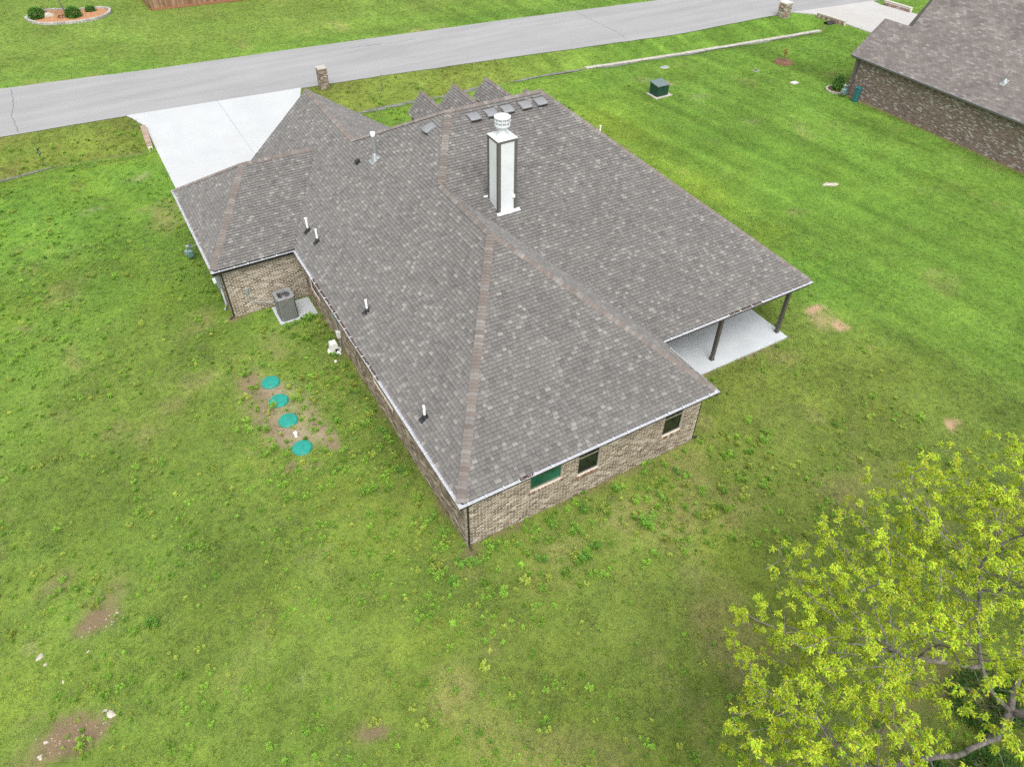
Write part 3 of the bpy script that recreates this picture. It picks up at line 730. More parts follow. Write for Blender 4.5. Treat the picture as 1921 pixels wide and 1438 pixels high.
for k_, (gx, gy_, gzp, hw, dr) in enumerate(GAB):
    ze = gzp-dr
    roof_plane([(gx-hw,gy_,ze),(gx-hw,yF(ze)-.05,ze),(gx,yF(gzp)-.05,gzp),(gx,gy_,gzp)], 20+k_)
    roof_plane([(gx+hw,yF(ze)-.05,ze),(gx+hw,gy_,ze),(gx,gy_,gzp),(gx,yF(gzp)-.05,gzp)], 30+k_)
    f_ = .82
    gab_walls.add([(gx-hw*f_,gy_-.12,2.2),(gx+hw*f_,gy_-.12,2.2),(gx+hw*f_,gy_-.12,ze+.1),(gx,gy_-.12,gzp-.12),(gx-hw*f_,gy_-.12,ze+.1),
                   (gx-hw*f_,yF(2.8)-.5,2.2),(gx+hw*f_,yF(2.8)-.5,2.2),(gx+hw*f_,yF(2.8)-.5,ze+.1),(gx,yF(2.8)-.5,gzp-.3),(gx-hw*f_,yF(2.8)-.5,ze+.1)],
                  [(0,4,3,2,1),(0,5,9,4),(1,2,7,6),(4,9,8,3),(3,8,7,2),(0,1,6,5)])
    caps.append(((gx,gy_,gzp+.01),(gx,yF(gzp),gzp+.01)))
part(gab_walls, 'front_gable', 'soffit', house)
gw = MB(); gw.add([(.6,YF-.9,2.4),(xv-.45,YF-.9,2.4),(X1,YF-.9,ZW-.25),(.6,yFe-1,2.4),(xv-.45,yFe-1,2.4),(X1,yFe-1,ZW-.25)], [(0,2,1),(3,4,5),(0,1,4,3),(1,2,5,4),(2,0,3,5)])
part(gw, 'gable_wall', 'soffit', house)
roof = part(deck_mb, 'roof', 'deck', house)
SFc = [(0,1,2,3),(8,4,5,9),(1,5,6,2),(3,7,4,0)]
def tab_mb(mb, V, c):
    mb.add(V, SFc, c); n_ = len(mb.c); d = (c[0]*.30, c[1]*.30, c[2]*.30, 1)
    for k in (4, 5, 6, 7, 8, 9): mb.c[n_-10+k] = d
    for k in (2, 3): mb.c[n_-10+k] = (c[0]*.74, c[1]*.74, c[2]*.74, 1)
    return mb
full = [i for i, tdat in enumerate(tabs) if tdat[2]]
# candidates: the two planes nearest the viewpoint
cand = [i for i in full if tabs[i][0][0][1] < 9 and tabs[i][0][0][0] < 10.6]
chosen = {cand[i] for i in pick_largest([tabs[i] for i in cand], 300)}
rest = MB()
for i, (V, c, _f) in enumerate(tabs):
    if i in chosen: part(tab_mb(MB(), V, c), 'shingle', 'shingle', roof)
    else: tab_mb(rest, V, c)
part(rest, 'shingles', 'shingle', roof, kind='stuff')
# ridge and hip caps: overlapping folded pieces
def n_of(a, b, c): 
    q = np.cross(np.array(b)-a, np.array(c)-a); q = q/np.linalg.norm(q); return q if q[2] > 0 else -q
def cap_run(a, b, half=.17, drop=None, seed=0):
    """caps from the low end a to the high end b"""
    r = random.Random(seed); a = np.array(a, float); b = np.array(b, float); L = np.linalg.norm(b-a); t = (b-a)/L
    s_ = np.cross(t, (0,0,1)); s_ /= np.linalg.norm(s_); upv = np.cross(s_, t)
    k = 0; out = []
    while k < L:
        e = min(k+.145+.05, L+.02); hb = .062; ht = .036
        d = drop
        def X(kk, q, h): return tuple(a+t*kk+s_*q*half+upv*(h-abs(q)*half*d-.02*(abs(q) < .3)*0))
        P = []
        for kk, h in ((k, hb), (e, ht)):
            for q in (-1, -.35, .0, .35, 1): P.append(X(kk, q, h if abs(q) > .2 else h+.004))
        P += [X(k, q, hb-.034) for q in (-1, -.35, 0, .35, 1)]
        c = r.choices([(.155,.130,.114),(.167,.145,.130),(.138,.116,.104),(.178,.163,.151),(.205,.189,.174),(.148,.127,.117)], [5,5,4,3,1.2,2])[0]; kf = r.uniform(.93, 1.07)
        fs = [(i, i+1, i+6, i+5) for i in range(4)]+[(10+i, 11+i, i+1, i) for i in range(4)]
        out.append((P, fs, tuple(x*kf for x in c))); k += .145
    return out
def drop_for(a, b, n1, n2):
    """how steeply the two planes fall away sideways from the ridge a-b"""
    t = np.array(b, float)-a; t /= np.linalg.norm(t); s_ = np.cross(t, (0,0,1)); s_ /= np.linalg.norm(s_); upv = np.cross(s_, t); d = []
    for nn in (n1, n2):
        dirv = np.cross(nn, t); dirv /= np.linalg.norm(dirv); d.append(abs((dirv@upv)/(dirv@s_)))
    return float(np.mean(d))
nL = np.array((-SL,0,1)); nB = np.array((0,-SB,1)); nR = np.array(((ZR-HE)/(W1-AX),0,1)); nB2 = np.array((0,-SB2,1)); nS = np.array((SS,0,1)); nF = np.array((0,SF,1)); nW = np.array((SL,0,1))
nGB = np.array((0,-(ZG-HE)/(GY-D7),1)); nGL = np.array((-.666,0,1)); nGF = np.array((0,(ZG-HE)/(D6-GY),1))
runs = [((.12,.17,HE+.07),(AX,AY,ZR),nL,nB),((W1-.12,.17,HE+.07),(AX,AY,ZR),nR,nB),((AX,AY-.05,ZR),(AX,Y2,ZR),nL,nR),((AX,Y2,ZR),(K,PY,ZP),nL,nB2),((PX2,PY,ZP),(K,PY,ZP),nB2,nF),
        ((W4-.09,D3+.18,HE+.07),(PX2,PY,ZP),nB2,nS),((X1,YW,ZW),(K,PY,ZP),nL,nF),((X1,YF,ZW),(X1,YW,ZW),nL,nW),((-G+.12,D7+.19,HE+.07),(GXA,GY,ZG),nGB,nGL),((-G+.12,D6-.19,HE+.07),(GXA,GY,ZG),nGF,nGL),((GXA,GY,ZG),(GXE,GY,ZG),nGB,nGF),((W4-.12,D6-.2,HE+.07),(PX2,PY,ZP),nS,nF)]
allcaps = []
for i, (a, b, n1, n2) in enumerate(runs): allcaps += cap_run(a, b, .155, drop_for(a, b, n1, n2), i)
for i, (a, b) in enumerate(caps): allcaps += cap_run(a, b, .13, 1.1, 50+i)
lst = [([c[0][1], c[0][3], c[0][8], c[0][6]],) for c in allcaps]
chosen = pick_largest(lst, 300); rest = MB()
for i, (P, fs, c) in enumerate(allcaps):
    if i in chosen: part(MB().add(P, fs, c), 'ridge_cap', 'shingle', roof)
    else: rest.add(P, fs, c)
part(rest, 'ridge_caps', 'shingle', roof, kind='stuff')
# rake boards at the front of the wing
rk = MB(); rk.obox(((X1+.3)/2, (YF+24.75)/2+.02, (ZW+zL(.3))/2-.10), np.array((X1-.3, YF-24.75, ZW-zL(.3)))/np.linalg.norm((X1-.3, YF-24.75, ZW-zL(.3))), (0,1,0), (-.56,0,.83), 2.4, .012, .08)
part(rk, 'rake_board', 'bronze', house)

# downspouts
def downspout(x, y, tx, ty, kick):
    mb = MB(); hx, hy = .030, .040
    mb.bbox(x-hx, x+hx, y-hx, y+hx, .10, HE-.34, .006)
    mb.tube([(x, y, HE-.36), (tx, ty, HE-.13)], .034, 8)
    mb.tube([(x, y, .13), (x+kick[0], y+kick[1], .05)], .034, 8)
    part(mb, 'downspout', 'bronze', house)
downspout(IX+.05, IY-.04, .06, .06, (-.02, -.2)); downspout(GL_+.02, GB_-.045, -G+.06, D7+.06, (-.22, -.05)); downspout(WR_+.04, IY+.04, W1-.06, .06, (.25, -.02))

# patio roof posts and beam
for px_ in (13.95, 17.80):
    mb = MB(); mb.bbox(px_-.075, px_+.075, 3.53-.075+.02, 3.53+.075+.02, .10, HE-.36, .008); mb.bbox(px_-.10, px_+.10, 3.45, 3.65, .10, .13, .004)
    part(mb, 'post', 'post_paint', house)
part(MB().box(WR_+.02, RX_, 3.46, 3.63, HE-.40, HE-.195), 'beam', 'post_paint', house)
part(MB().box(17.72, 17.88, 3.64, PBY-.02, HE-.40, HE-.195), 'beam', 'post_paint', house)

# chimney
def rz(y): return HE+SB2*(y-D3)
cx0, cx1, cy0, cy1, ct = 7.10, 7.95, 10.22, 11.08, 8.72
ch = MB(); ch.add([(cx0+.02,cy0+.02,rz(cy0)-.1),(cx1-.02,cy0+.02,rz(cy0)-.1),(cx1-.02,cy1-.02,rz(cy1)-.1),(cx0+.02,cy1-.02,rz(cy1)-.1),(cx0+.02,cy0+.02,ct),(cx1-.02,cy0+.02,ct),(cx1-.02,cy1-.02,ct),(cx0+.02,cy1-.02,ct)], [(4,5,6,7),(0,1,5,4),(1,2,6,5),(2,3,7,6),(3,0,4,7)])
chim = part(ch, 'chimney', 'white_paint', house)
for (x, y) in ((cx0,cy0),(cx1,cy0),(cx1,cy1),(cx0,cy1)):
    sx = 1 if x == cx0 else -1; sy = 1 if y == cy0 else -1; zb = rz(y)-.02; mb = MB()
    mb.box(min(x,x+sx*.125), max(x,x+sx*.125), min(y,y+sy*.018), max(y,y+sy*.018), zb, ct-.09)
    mb.box(min(x,x+sx*.0185), max(x,x+sx*.0185), min(y+sy*.0185,y+sy*.125), max(y+sy*.0185,y+sy*.125), zb, ct-.09)
    part(mb, 'corner_trim', 'trim', chim)
tb = MB(); tb.box(cx0,cx1,cy0,cy0+.018,ct-.089,ct); tb.box(cx0,cx1,cy1-.018,cy1,ct-.089,ct); tb.box(cx0,cx0+.018,cy0+.019,cy1-.019,ct-.089,ct); tb.box(cx1-.018,cx1,cy0+.019,cy1-.019,ct-.089,ct); part(tb, 'top_trim', 'trim', chim)
cm_ = ((cx0+cx1)/2, (cy0+cy1)/2)
cr = MB(); e = .012
cr.add([(cx0-e,cy0-e,ct+.001),(cx1+e,cy0-e,ct+.001),(cx1+e,cy1+e,ct+.001),(cx0-e,cy1+e,ct+.001),(cx0-e,cy0-e,ct+.02),(cx1+e,cy0-e,ct+.02),(cx1+e,cy1+e,ct+.02),(cx0-e,cy1+e,ct+.02),(cm_[0],cm_[1],ct+.07)], [(3,2,1,0),(0,1,5,4),(1,2,6,5),(2,3,7,6),(3,0,4,7),(4,5,8),(5,6,8),(6,7,8),(7,4,8)])
part(cr, 'crown', 'white_paint', chim)
part(MB().lathe((*cm_, ct+.03), [(.26,0),(.20,.05),(.155,.10),(.155,.42)], 24), 'flue_collar', 'white_paint', chim, True)
cz = ct+.42
cap = part(MB().lathe((*cm_, cz), [(.30,0),(.30,.05),(.16,.06)], 28), 'chimney_cap', 'white_paint', chim)
part(MB().lathe((*cm_, cz), [(.305,.17),(.305,.195)], 28), 'cap_ring', 'white_paint', chim)
part(MB().lathe((*cm_, cz), [(.315,.31),(.315,.345),(.22,.385),(.05,.40)], 28), 'cap_lid', 'white_paint', chim)
part(MB().lathe((*cm_, cz), [(.262,.05),(.262,.31)], 24), 'cap_screen', 'gutter_in', chim)
for k in range(12):
    an = 2*math.pi*k/12; x, y = cm_[0]+.297*math.cos(an), cm_[1]+.297*math.sin(an)
    part(MB().obox((x, y, cz+.18), (math.cos(an), math.sin(an), 0), (-math.sin(an), math.cos(an), 0), (0,0,1), .006, .012, .13), 'cap_bar', 'white_paint', chim)
nb2 = np.array((0,-SB2,1))/math.hypot(SB2,1); vb2 = np.array((0,1,SB2))/math.hypot(SB2,1)
part(MB().obox((7.56, cy0-.05, rz(cy0-.05)+.035), (1,0,0), vb2, nb2, .52, .07, .012), 'flashing', 'pvc', chim)
part(MB().obox((cx0-.07, cy1+.02, rz(cy1+.02)+.03), (1,0,0), vb2, nb2, .10, .03, .01), 'flashing', 'pvc', chim)
part(MB().bbox(7.76, 7.86, cy0-.05, cy0+.019, 6.28, 6.40, .008), 'outlet_cover', 'pvc', chim)

# roof vents
def roof_vent(x, y, plane):
    if plane == 'B2': nn = nb2; vv = vb2; uu = np.array((1,0,0)); z = rz(y)
    else: nn = np.array((-SL,0,1))/math.hypot(SL,1); vv = np.array((1,0,SL))/math.hypot(SL,1); uu = np.array((0,-1,0)); z = zL(x)
    c = np.array((x, y, z)); P = []; N = 8; M_ = 6
    # curved hood: low at the top edge, raised at the lower edge
    for j in range(N+1):
        s_ = j/N; a = .28-.58*s_; h = .02+.17*math.sin(s_*math.pi*.62)**1.0
        for k in range(M_+1):
            q_ = (k/M_-.5); wq = .52*(1-.05*(s_ > .9)); rr = 1-(abs(q_)*2)**6*.25
            if j == N: a_ = a+.05*(abs(q_)*2)**6
            else: a_ = a
            P.append(tuple(c+vv*a_+uu*q_*wq+nn*h*rr))
    fs = [(j*(M_+1)+k, j*(M_+1)+k+1, (j+1)*(M_+1)+k+1, (j+1)*(M_+1)+k) for j in range(N) for k in range(M_)]
    # skirt
    def edge(idx):
        b0 = len(P)
        for i in idx: p = np.array(P[i]); P.append(tuple(p-nn*((p-c)@nn-.012)))
        for i in range(len(idx)-1): fs.append((idx[i], b0+i, b0+i+1, idx[i+1]))
    edge([j*(M_+1) for j in range(N+1)]); edge([j*(M_+1)+M_ for j in range(N, -1, -1)]); edge([k for k in range(M_, -1, -1)])
    e0 = [N*(M_+1)+k for k in range(M_+1)]; b0 = len(P)
    for i in e0: p = np.array(P[i]); P.append(tuple(p-nn*.045))
    for i in range(M_): fs.append((e0[i], b0+i, b0+i+1, e0[i+1]))
    o = part(MB().add(P, fs), 'roof_vent', 'vent_grey', house)
    part(MB().obox(c+nn*.012+vv*.0, uu, vv, nn, .30, .33, .006), 'vent_base', 'deck', o)
for x in (8.50, 9.34, 10.15, 11.06, 11.86): roof_vent(x, 14.86, 'B2')
roof_vent(6.70, 15.46, 'L')
# plumbing pipes with rubber boots
nLn = np.array((-SL,0,1))/math.hypot(SL,1); vLn = np.array((1,0,SL))/math.hypot(SL,1)
for (x, y, h, tee) in ((.92,16.55,.62,1),(.99,15.45,.60,0),(1.0,9.74,.56,0),(.60,3.70,.56,0)):
    b0 = np.array((x, y, zL(x)))
    mb = MB(); mb.tube([b0, b0+(0,0,h)], .045, 10)
    if tee: mb.tube([b0+(-.06,.03,h), b0+(.06,-.03,h)], .036, 8)
    vp = part(mb, 'vent_pipe', 'pvc', house)
    bt = MB(); bt.obox(b0+nLn*.022-vLn*.04, (0,1,0), vLn, nLn, .13, .18, .004); bt.lathe(b0+np.array((-.005,0,-.02)), [(.10,0),(.09,.10),(.055,.18)], 12)
    part(bt, 'pipe_boot', 'rubber', vp)
b0 = np.array((4.56,16.82,zL(4.56)))
fl = part(MB().tube([b0-(0,0,.05), b0+(0,0,1.12)], .085, 14), 'flue_pipe', 'galv', house)
part(MB().lathe(b0+(0,0,1.05), [(.10,0),(.115,.10),(.11,.16),(.04,.19)], 14), 'flue_cap', 'pvc', fl)
part(MB().lathe(b0+(-.02,0,-.12), [(.20,0),(.18,.10),(.10,.36),(.088,.37)], 14).obox(b0+nLn*.022-vLn*.05, (0,1,0), vLn, nLn, .22, .26, .004), 'flue_flashing', 'galv', fl)
b0 = np.array((4.0,17.6,zL(4.0)))
hv = MB(); hv.obox(b0+nLn*.022, (0,1,0), vLn, nLn, .13, .15, .004)
hv.add([tuple(b0+vLn*a+np.array((0,1,0))*b+nLn*c) for a, b, c in ((.12,-.1,.02),(.12,.1,.02),(-.10,.1,.02),(-.10,-.1,.02),(.06,-.1,.12),(.06,.1,.12),(-.12,.1,.14),(-.12,-.1,.14))], [(4,5,6,7),(0,4,7,3),(1,2,6,5),(0,1,5,4),(2,3,7,6)])
part(hv, 'hood_vent', 'rubber', house)

# ------------------------------------------------------------------ slabs by the house
pt = MB(); pt.bbox(WR_+.012, 18.0, 3.06, PBY-.02, -.1, .10, .012); struct(pt, 'patio', 'patio_concrete')
acp = MB(); acp.bbox(-1.50, .26, 15.02, 16.42, -.05, .07, .012); o = acp.build('equipment_pad', 'patio_concrete'); o['label'] = 'grey concrete pad under the air conditioner beside the brick wall'; o['category'] = 'concrete pad'

# ------------------------------------------------------------------ air conditioner
ax0, ax1, ay0, ay1, az = -1.41, -.59, 15.06, 15.88, 1.28
ac = thing('air_conditioner', 'grey metal air conditioner unit with round fan grille on concrete pad', 'air conditioner', ((ax0+ax1)/2, (ay0+ay1)/2, .07))
mb = MB()
def rrect(x0, x1, y0, y1, r, n=5):
    P = []
    for cx, cy, a0 in ((x1-r,y0+r,-90),(x1-r,y1-r,0),(x0+r,y1-r,90),(x0+r,y0+r,180)):
        for k in range(n+1): a = math.radians(a0+90*k/n); P.append((cx+r*math.cos(a), cy+r*math.sin(a)))
    return P
rr = rrect(ax0+.025, ax1-.025, ay0+.025, ay1-.025, .13); nn = len(rr)
mb.add([(*p, .07) for p in rr]+[(*p, az-.04) for p in rr], [(i, (i+1)%nn, nn+(i+1)%nn, nn+i) for i in range(nn)]); part(mb, 'cabinet', 'ac_grey', ac)
for s_ in range(4):
    for k in range(9):
        f_ = -.304+.076*k
        cxx, cyy = (ax0+ax1)/2, (ay0+ay1)/2; hw = (ax1-ax0)/2-.018
        if s_ == 0: c = (cxx+f_, cyy-hw)
        elif s_ == 1: c = (cxx+hw, cyy+f_)
        elif s_ == 2: c = (cxx+f_, cyy+hw)
        else: c = (cxx-hw, cyy+f_)
        hx, hy = (.028, .008) if s_ in (0, 2) else (.008, .028)
        part(MB().bbox(c[0]-hx, c[0]+hx, c[1]-hy, c[1]+hy, .11, az-.06, .004), 'louver', 'ac_grey', ac)
tp = MB(); ro = rrect(ax0, ax1, ay0, ay1, .14, 8); NN = len(ro); cxx, cyy = (ax0+ax1)/2, (ay0+ay1)/2
an = [math.atan2(p[1]-cyy, p[0]-cxx) for p in ro]; ri = [(cxx+.325*math.cos(a), cyy+.325*math.sin(a)) for a in an]; r2 = [(cxx+.305*math.cos(a), cyy+.305*math.sin(a)) for a in an]
tp.add([(*p, az-.045) for p in ro]+[(*p, az-.008) for p in ro]+[((p[0]-cxx)*.985+cxx, (p[1]-cyy)*.985+cyy, az) for p in ro]+[(*p, az+.006) for p in ri]+[(*p, az-.10) for p in r2], [(r_*NN+i, r_*NN+(i+1)%NN, (r_+1)*NN+(i+1)%NN, (r_+1)*NN+i) for r_ in range(4) for i in range(NN)])
lid = part(tp, 'top_cover', 'ac_top', ac)
part(MB().lathe((cxx, cyy, az-.30), [(.31,.08),(.31,.085)], 24), 'fan_well', 'ac_dark', ac)
fan = part(MB().lathe((cxx, cyy, az-.14), [(.075,-.1),(.075,.02),(.05,.035)], 14), 'fan_motor', 'ac_top', ac)
for k in range(3):
    a = 2*math.pi*k/3+.4; u = np.array((math.cos(a), math.sin(a), 0)); v = np.array((-math.sin(a), math.cos(a), .45)); v /= np.linalg.norm(v)
    part(MB().obox(np.array((cxx, cyy, az-.17))+u*.18, u, v, np.cross(u, v), .11, .085, .003), 'fan_blade', 'ac_dark', fan)
gr = MB()
for k in range(5):
    R_ = .07+.055*k; gr.tube([(cxx+R_*math.cos(2*math.pi*i/20), cyy+R_*math.sin(2*math.pi*i/20), az+.008) for i in range(21)], .0028, 4, cap=False)
for k in range(8):
    a = math.pi*k/4; gr.tube([(cxx, cyy, az+.008), (cxx+.32*math.cos(a), cyy+.32*math.sin(a), az+.008)], .0028, 4)
part(gr, 'fan_grille', 'ac_grey', ac)
part(MB().bbox((ax0+ax1)/2-.05, (ax0+ax1)/2+.07, ay0-.006, ay0+.03, az-.16, az-.12, .003), 'badge', 'badge', ac, label='small red oval badge')
dsc = thing('disconnect_box', 'small grey electrical box with conduit on the garage brick wall', 'electrical box', (-2.35, GB_, 1.1))
part(MB().bbox(-2.42, -2.28, GB_-.10, GB_-.007, 1.08, 1.36, .008), 'box', 'meter_grey', dsc)
cp = [(-2.34, GB_-.05, 1.08), (-2.33, GB_-.05, .85), (-2.22, GB_-.05, .62), (-2.0, GB_-.06, .48), (-1.7, GB_-.12, .46), (-1.42, GB_-.5, .50), (-1.38, 15.9, .55)]
part(MB().tube(cp, .017, 8), 'conduit', 'grey_pvc', dsc, True)

# electric meter on the garage's left wall
em = thing('electric_meter', 'tall grey meter panel on the side wall at the garage corner', 'electric meter', (GL_, 17.5, 0))
part(MB().bbox(GL_-.20, GL_-.007, 17.25, 17.62, 1.30, 2.25, .01), 'panel', 'meter_grey', em)
part(MB().lathe((GL_-.20, 17.95, 1.62), [(.02,0),(.02,.01)], 6), 'seal', 'pvc', em)
part(MB().obox((GL_-.26, 17.44, 1.62), (0,1,0), (0,0,1), (1,0,0), .09, .09, .06), 'meter_dial', 'pvc', em)
part(MB().tube([(GL_-.09, 17.38, 1.30), (GL_-.09, 17.38, .30), (GL_-.16, 17.36, .10), (GL_-.22, 17.32, .02)], .05, 10), 'conduit', 'grey_pvc', em, True)
part(MB().bbox(GL_-.16, GL_-.007, 17.85, 18.1, 1.25, 1.7, .01), 'service_box', 'meter_grey', em)
part(MB().tube([(GL_-.06, 17.95, 1.25), (GL_-.06, 17.95, .02)], .022, 8), 'conduit', 'grey_pvc', em)

# gas meter left of the garage
def gas_meter(x, y, label, s=1.0):
    t = thing('gas_meter', label, 'gas meter', (x, y, 0))
    part(MB().bbox(x-.15*s, x+.15*s, y-.12*s, y+.10*s, .22*s, .55*s, .04*s), 'meter_body', 'meter_green', t)
    part(MB().obox((x-.17*s, y+.02, .45*s), (1,0,0), (0,1,0), (0,0,1), .06*s, .09*s, .09*s), 'dial_housing', 'meter_grey', t)
    part(MB().tube([(x-.10*s, y+.03, .5*s), (x-.10*s, y+.03, .78*s), (x+.0, y+.08, .82*s), (x+.12*s, y+.12, .78*s), (x+.12*s, y+.12, 0)], .024*s, 8), 'riser_pipe', 'meter_grey', t)
    part(MB().tube([(x+.05*s, y, .52*s), (x+.05*s, y, .70*s), (x+.45*s, y+.05, .70*s)], .022*s, 8), 'house_pipe', 'meter_grey', t)
    part(MB().lathe((x-.02*s, y+.08, .70*s), [(.08*s,0),(.10*s,.03),(.10*s,.06),(.04*s,.10)], 12), 'regulator', 'meter_grey', t)
gas_meter(-3.78, 22.35, 'grey green gas meter standing in the grass left of the garage')

# septic lids and pump
lidlab = ['teal round septic lid farthest from the camera, nearest the concrete pad', 'teal round septic lid second from the far end of the row', 'teal round septic lid between the second lid and the white pipe cap', 'teal round septic lid nearest the camera, in front of the white pipe cap']
for i, (x, y) in enumerate(((-3.01,11.52),(-3.03,10.30),(-3.05,9.05),(-3.03,7.40))):
    t = thing('septic_hatch', lidlab[i], 'septic lid', (x, y, 0), 'septic tank lids in a row')
    part(MB().lathe((x, y, -.02), [(.36,0),(.36,.085),(.345,.10),(.31,.105),(.20,.115),(.0,.125)], 30), 'lid', 'septic_green', t)
    part(MB().lathe((x, y, -.02), [(.385,0),(.385,.05),(.37,.06)], 30), 'riser_rim', 'septic_green', t)
    for k in range(6):
        a = math.pi*k/3+.3; part(MB().lathe((x+.325*math.cos(a), y+.325*math.sin(a), .08), [(.013,0),(.013,.012)], 6), 'bolt', 'meter_grey', t)
t = thing('septic_cleanout', 'white pipe cap standing between two teal septic lids', 'pipe cap', (-3.04, 8.09, 0))
part(MB().lathe((-3.04, 8.09, 0), [(.06,0),(.06,.16),(.072,.16),(.072,.22),(.06,.23)], 16), 'pipe', 'pvc', t)
for a in (-.022, .022): part(MB().obox((-3.04+a, 8.07, .233), (1,0,0), (0,1,0), (0,0,1), .008, .014, .004), 'cap_slot', 'badge', t)
t = thing('aerator_housing', 'pale grey pump housing on a round base by the side wall', 'pump housing', (.0, 12.15, 0))
part(MB().lathe((0, 12.15, 0), [(.30,0),(.30,.05),(.27,.07)], 22), 'base', 'box_white', t)
mb = MB(); mb.add([(-.19,11.97,.06),(.17,11.97,.06),(.17,12.33,.06),(-.19,12.33,.06),(-.15,12.02,.46),(.13,12.02,.46),(.13,12.30,.50),(-.15,12.30,.50)], [(3,2,1,0),(4,5,6,7),(0,1,5,4),(1,2,6,5),(2,3,7,6),(3,0,4,7)]); part(mb, 'hood', 'box_white', t)
part(MB().bbox(-.02, .13, 11.955, 11.975, .08, .22, .004), 'opening', 'black_plastic', t)
part(MB().tube([(.06, 11.99, .12), (.12, 11.86, .08), (.16, 11.78, .02)], .022, 8), 'air_hose', 'pvc', t)
t = thing('control_box', 'small white control box with conduit on the side wall beside the pump housing', 'control box', (IX, 12.2, 0))
part(MB().bbox(IX-.16, IX-.007, 12.08, 12.30, .66, .95, .01), 'box', 'box_white', t)
part(MB().tube([(IX-.06, 12.18, .66), (IX-.06, 12.18, .02)], .024, 8), 'conduit', 'grey_pvc', t)
part(MB().tube([(IX-.05, 12.24, .95), (IX-.05, 12.36, 1.55)], .020, 8), 'conduit', 'meter_grey', t)
part(MB().bbox(IX-.11, IX-.007, 12.30, 12.44, 1.55, 1.85, .008), 'junction_box', 'meter_green', t)
t = MB().lathe((-.21, 11.43, -.01), [(.02,0),(.055,.03),(.06,.06),(.045,.10),(.015,.115)], 12).build('drain_cap', 'pvc', smooth=True); t['label'] = 'small round white cap in the grass near the pump housing'; t['category'] = 'cap'

# ------------------------------------------------------------------ stones in the bare soil
def rock_mesh(seed, sx, sy, sz):
    r = random.Random(seed); P = []; fs = []; N = 9; Mm = 5
    ph = [r.uniform(.7, 1.25) for _ in range(N)]
    for j in range(Mm+1):
        th = math.pi/2*j/Mm
        for k in range(N):
            a = 2*math.pi*k/N; q_ = ph[k]*r.uniform(.9, 1.1)
            P.append((sx*q_*math.cos(a)*math.cos(th*.93), sy*q_*math.sin(a)*math.cos(th*.93), sz*math.sin(th)*r.uniform(.85, 1.1)-.02))
    for j in range(Mm):
        for k in range(N): fs.append((j*N+k, j*N+(k+1)%N, (j+1)*N+(k+1)%N, (j+1)*N+k))
    fs.append(tuple(range(Mm*N, Mm*N+N))); return MB().add(P, fs)
for i, (x, y, s_, lab) in enumerate((( -12.40,3.24,.19,'larger of the two pale stones at the left edge below the bare soil'),(-12.30,2.92,.09,'smaller pale stone touching the larger one at the left edge'),(-10.85,.45,.17,'whitish lumpy stone in the grass, largest near the lower left corner'),(-10.98,.62,.10,'small whitish stone just behind the lumpy one in the lower left grass'),
        (-12.50,.52,.12,'pale stone on the bare soil in the lower left corner'),(-11.16,2.72,.08,'small lone white stone in the grass above the lumpy one'),(-12.68,.18,.13,'flat pale stone half buried in the corner soil'),(-11.9,2.1,.08,'small tan stone beside a weed at lower left'),(-10.2,3.62,.07,'small pale stone on the dark bare soil patch'),(-12.25,4.0,.06,'tiny white stone in the grass left of the bare soil'))):
    o = rock_mesh(i+3, s_*.78, s_*rnd.uniform(.45, .7), s_*.3).build('stone', 'pale_rock'); o.location = (x, y, float(gz(x, y))+.01); o.rotation_euler.z = rnd.uniform(0, 6); o['label'] = lab; o['category'] = 'stone'; o['group'] = 'stones in the back lawn'
o = rock_mesh(71, .50, .21, .07).build('flat_stone', 'pale_rock'); o.location = (30.9, 12.1, float(gz(30.9, 12.1))+.02); o.rotation_euler.z = -.45; o['label'] = 'small flat pale stone lying alone in the mown right lawn'; o['category'] = 'stone'
pebs = MB(); r = random.Random(8)
for i in range(90):
    cx_, cy_, sd = r.choice([(-10.5,3.5,.35),(-12.2,.4,.45),(-11.4,.3,.4),(-10.2,3.4,.3)])
    x, y = r.gauss(cx_, sd), r.gauss(cy_, sd*.6); s_ = r.uniform(.008, .028); m_ = rock_mesh(i, s_, s_*.8, s_*.6); z = float(gz(x, y))
    pebs.add([(a+x, b+y, c+z+.012) for a, b, c in m_.v], m_.f)
o = pebs.build('pebbles', 'pale_rock', kind='stuff'); o['label'] = 'small pale pebbles on the bare soil patches'; o['category'] = 'pebbles'

# ------------------------------------------------------------------ small things of the yard
t = thing('transformer', 'dark green pad mounted transformer box on the lawn between the houses', 'transformer', (29.95, 27.5, 0))
part(MB().bbox(29.45, 30.95, 26.95, 28.15, -.05, .09, .02), 'pad', 'old_concrete', t)
mb = MB(); mb.add([(29.62,27.12,.09),(30.62,27.12,.09),(30.62,28.0,.09),(29.62,28.0,.09),(29.62,27.12,.80),(30.62,27.12,.80),(30.62,28.0,.90),(29.62,28.0,.90)], [(3,2,1,0),(4,5,6,7),(0,1,5,4),(1,2,6,5),(2,3,7,6),(3,0,4,7)]); part(mb, 'cabinet', 'transformer_green', t)
mb = MB(); mb.add([(29.57,27.07,.80),(30.67,27.07,.80),(30.67,28.05,.90),(29.57,28.05,.90),(29.57,27.07,.86),(30.67,27.07,.86),(30.65,28.03,.97),(29.59,28.03,.97)], [(3,2,1,0),(4,5,6,7),(0,1,5,4),(1,2,6,5),(2,3,7,6),(3,0,4,7)]); part(mb, 'lid', 'transformer_top', t)
part(MB().bbox(30.08, 30.16, 27.085, 27.12, .66, .76, .006), 'lock', 'black_plastic', t)
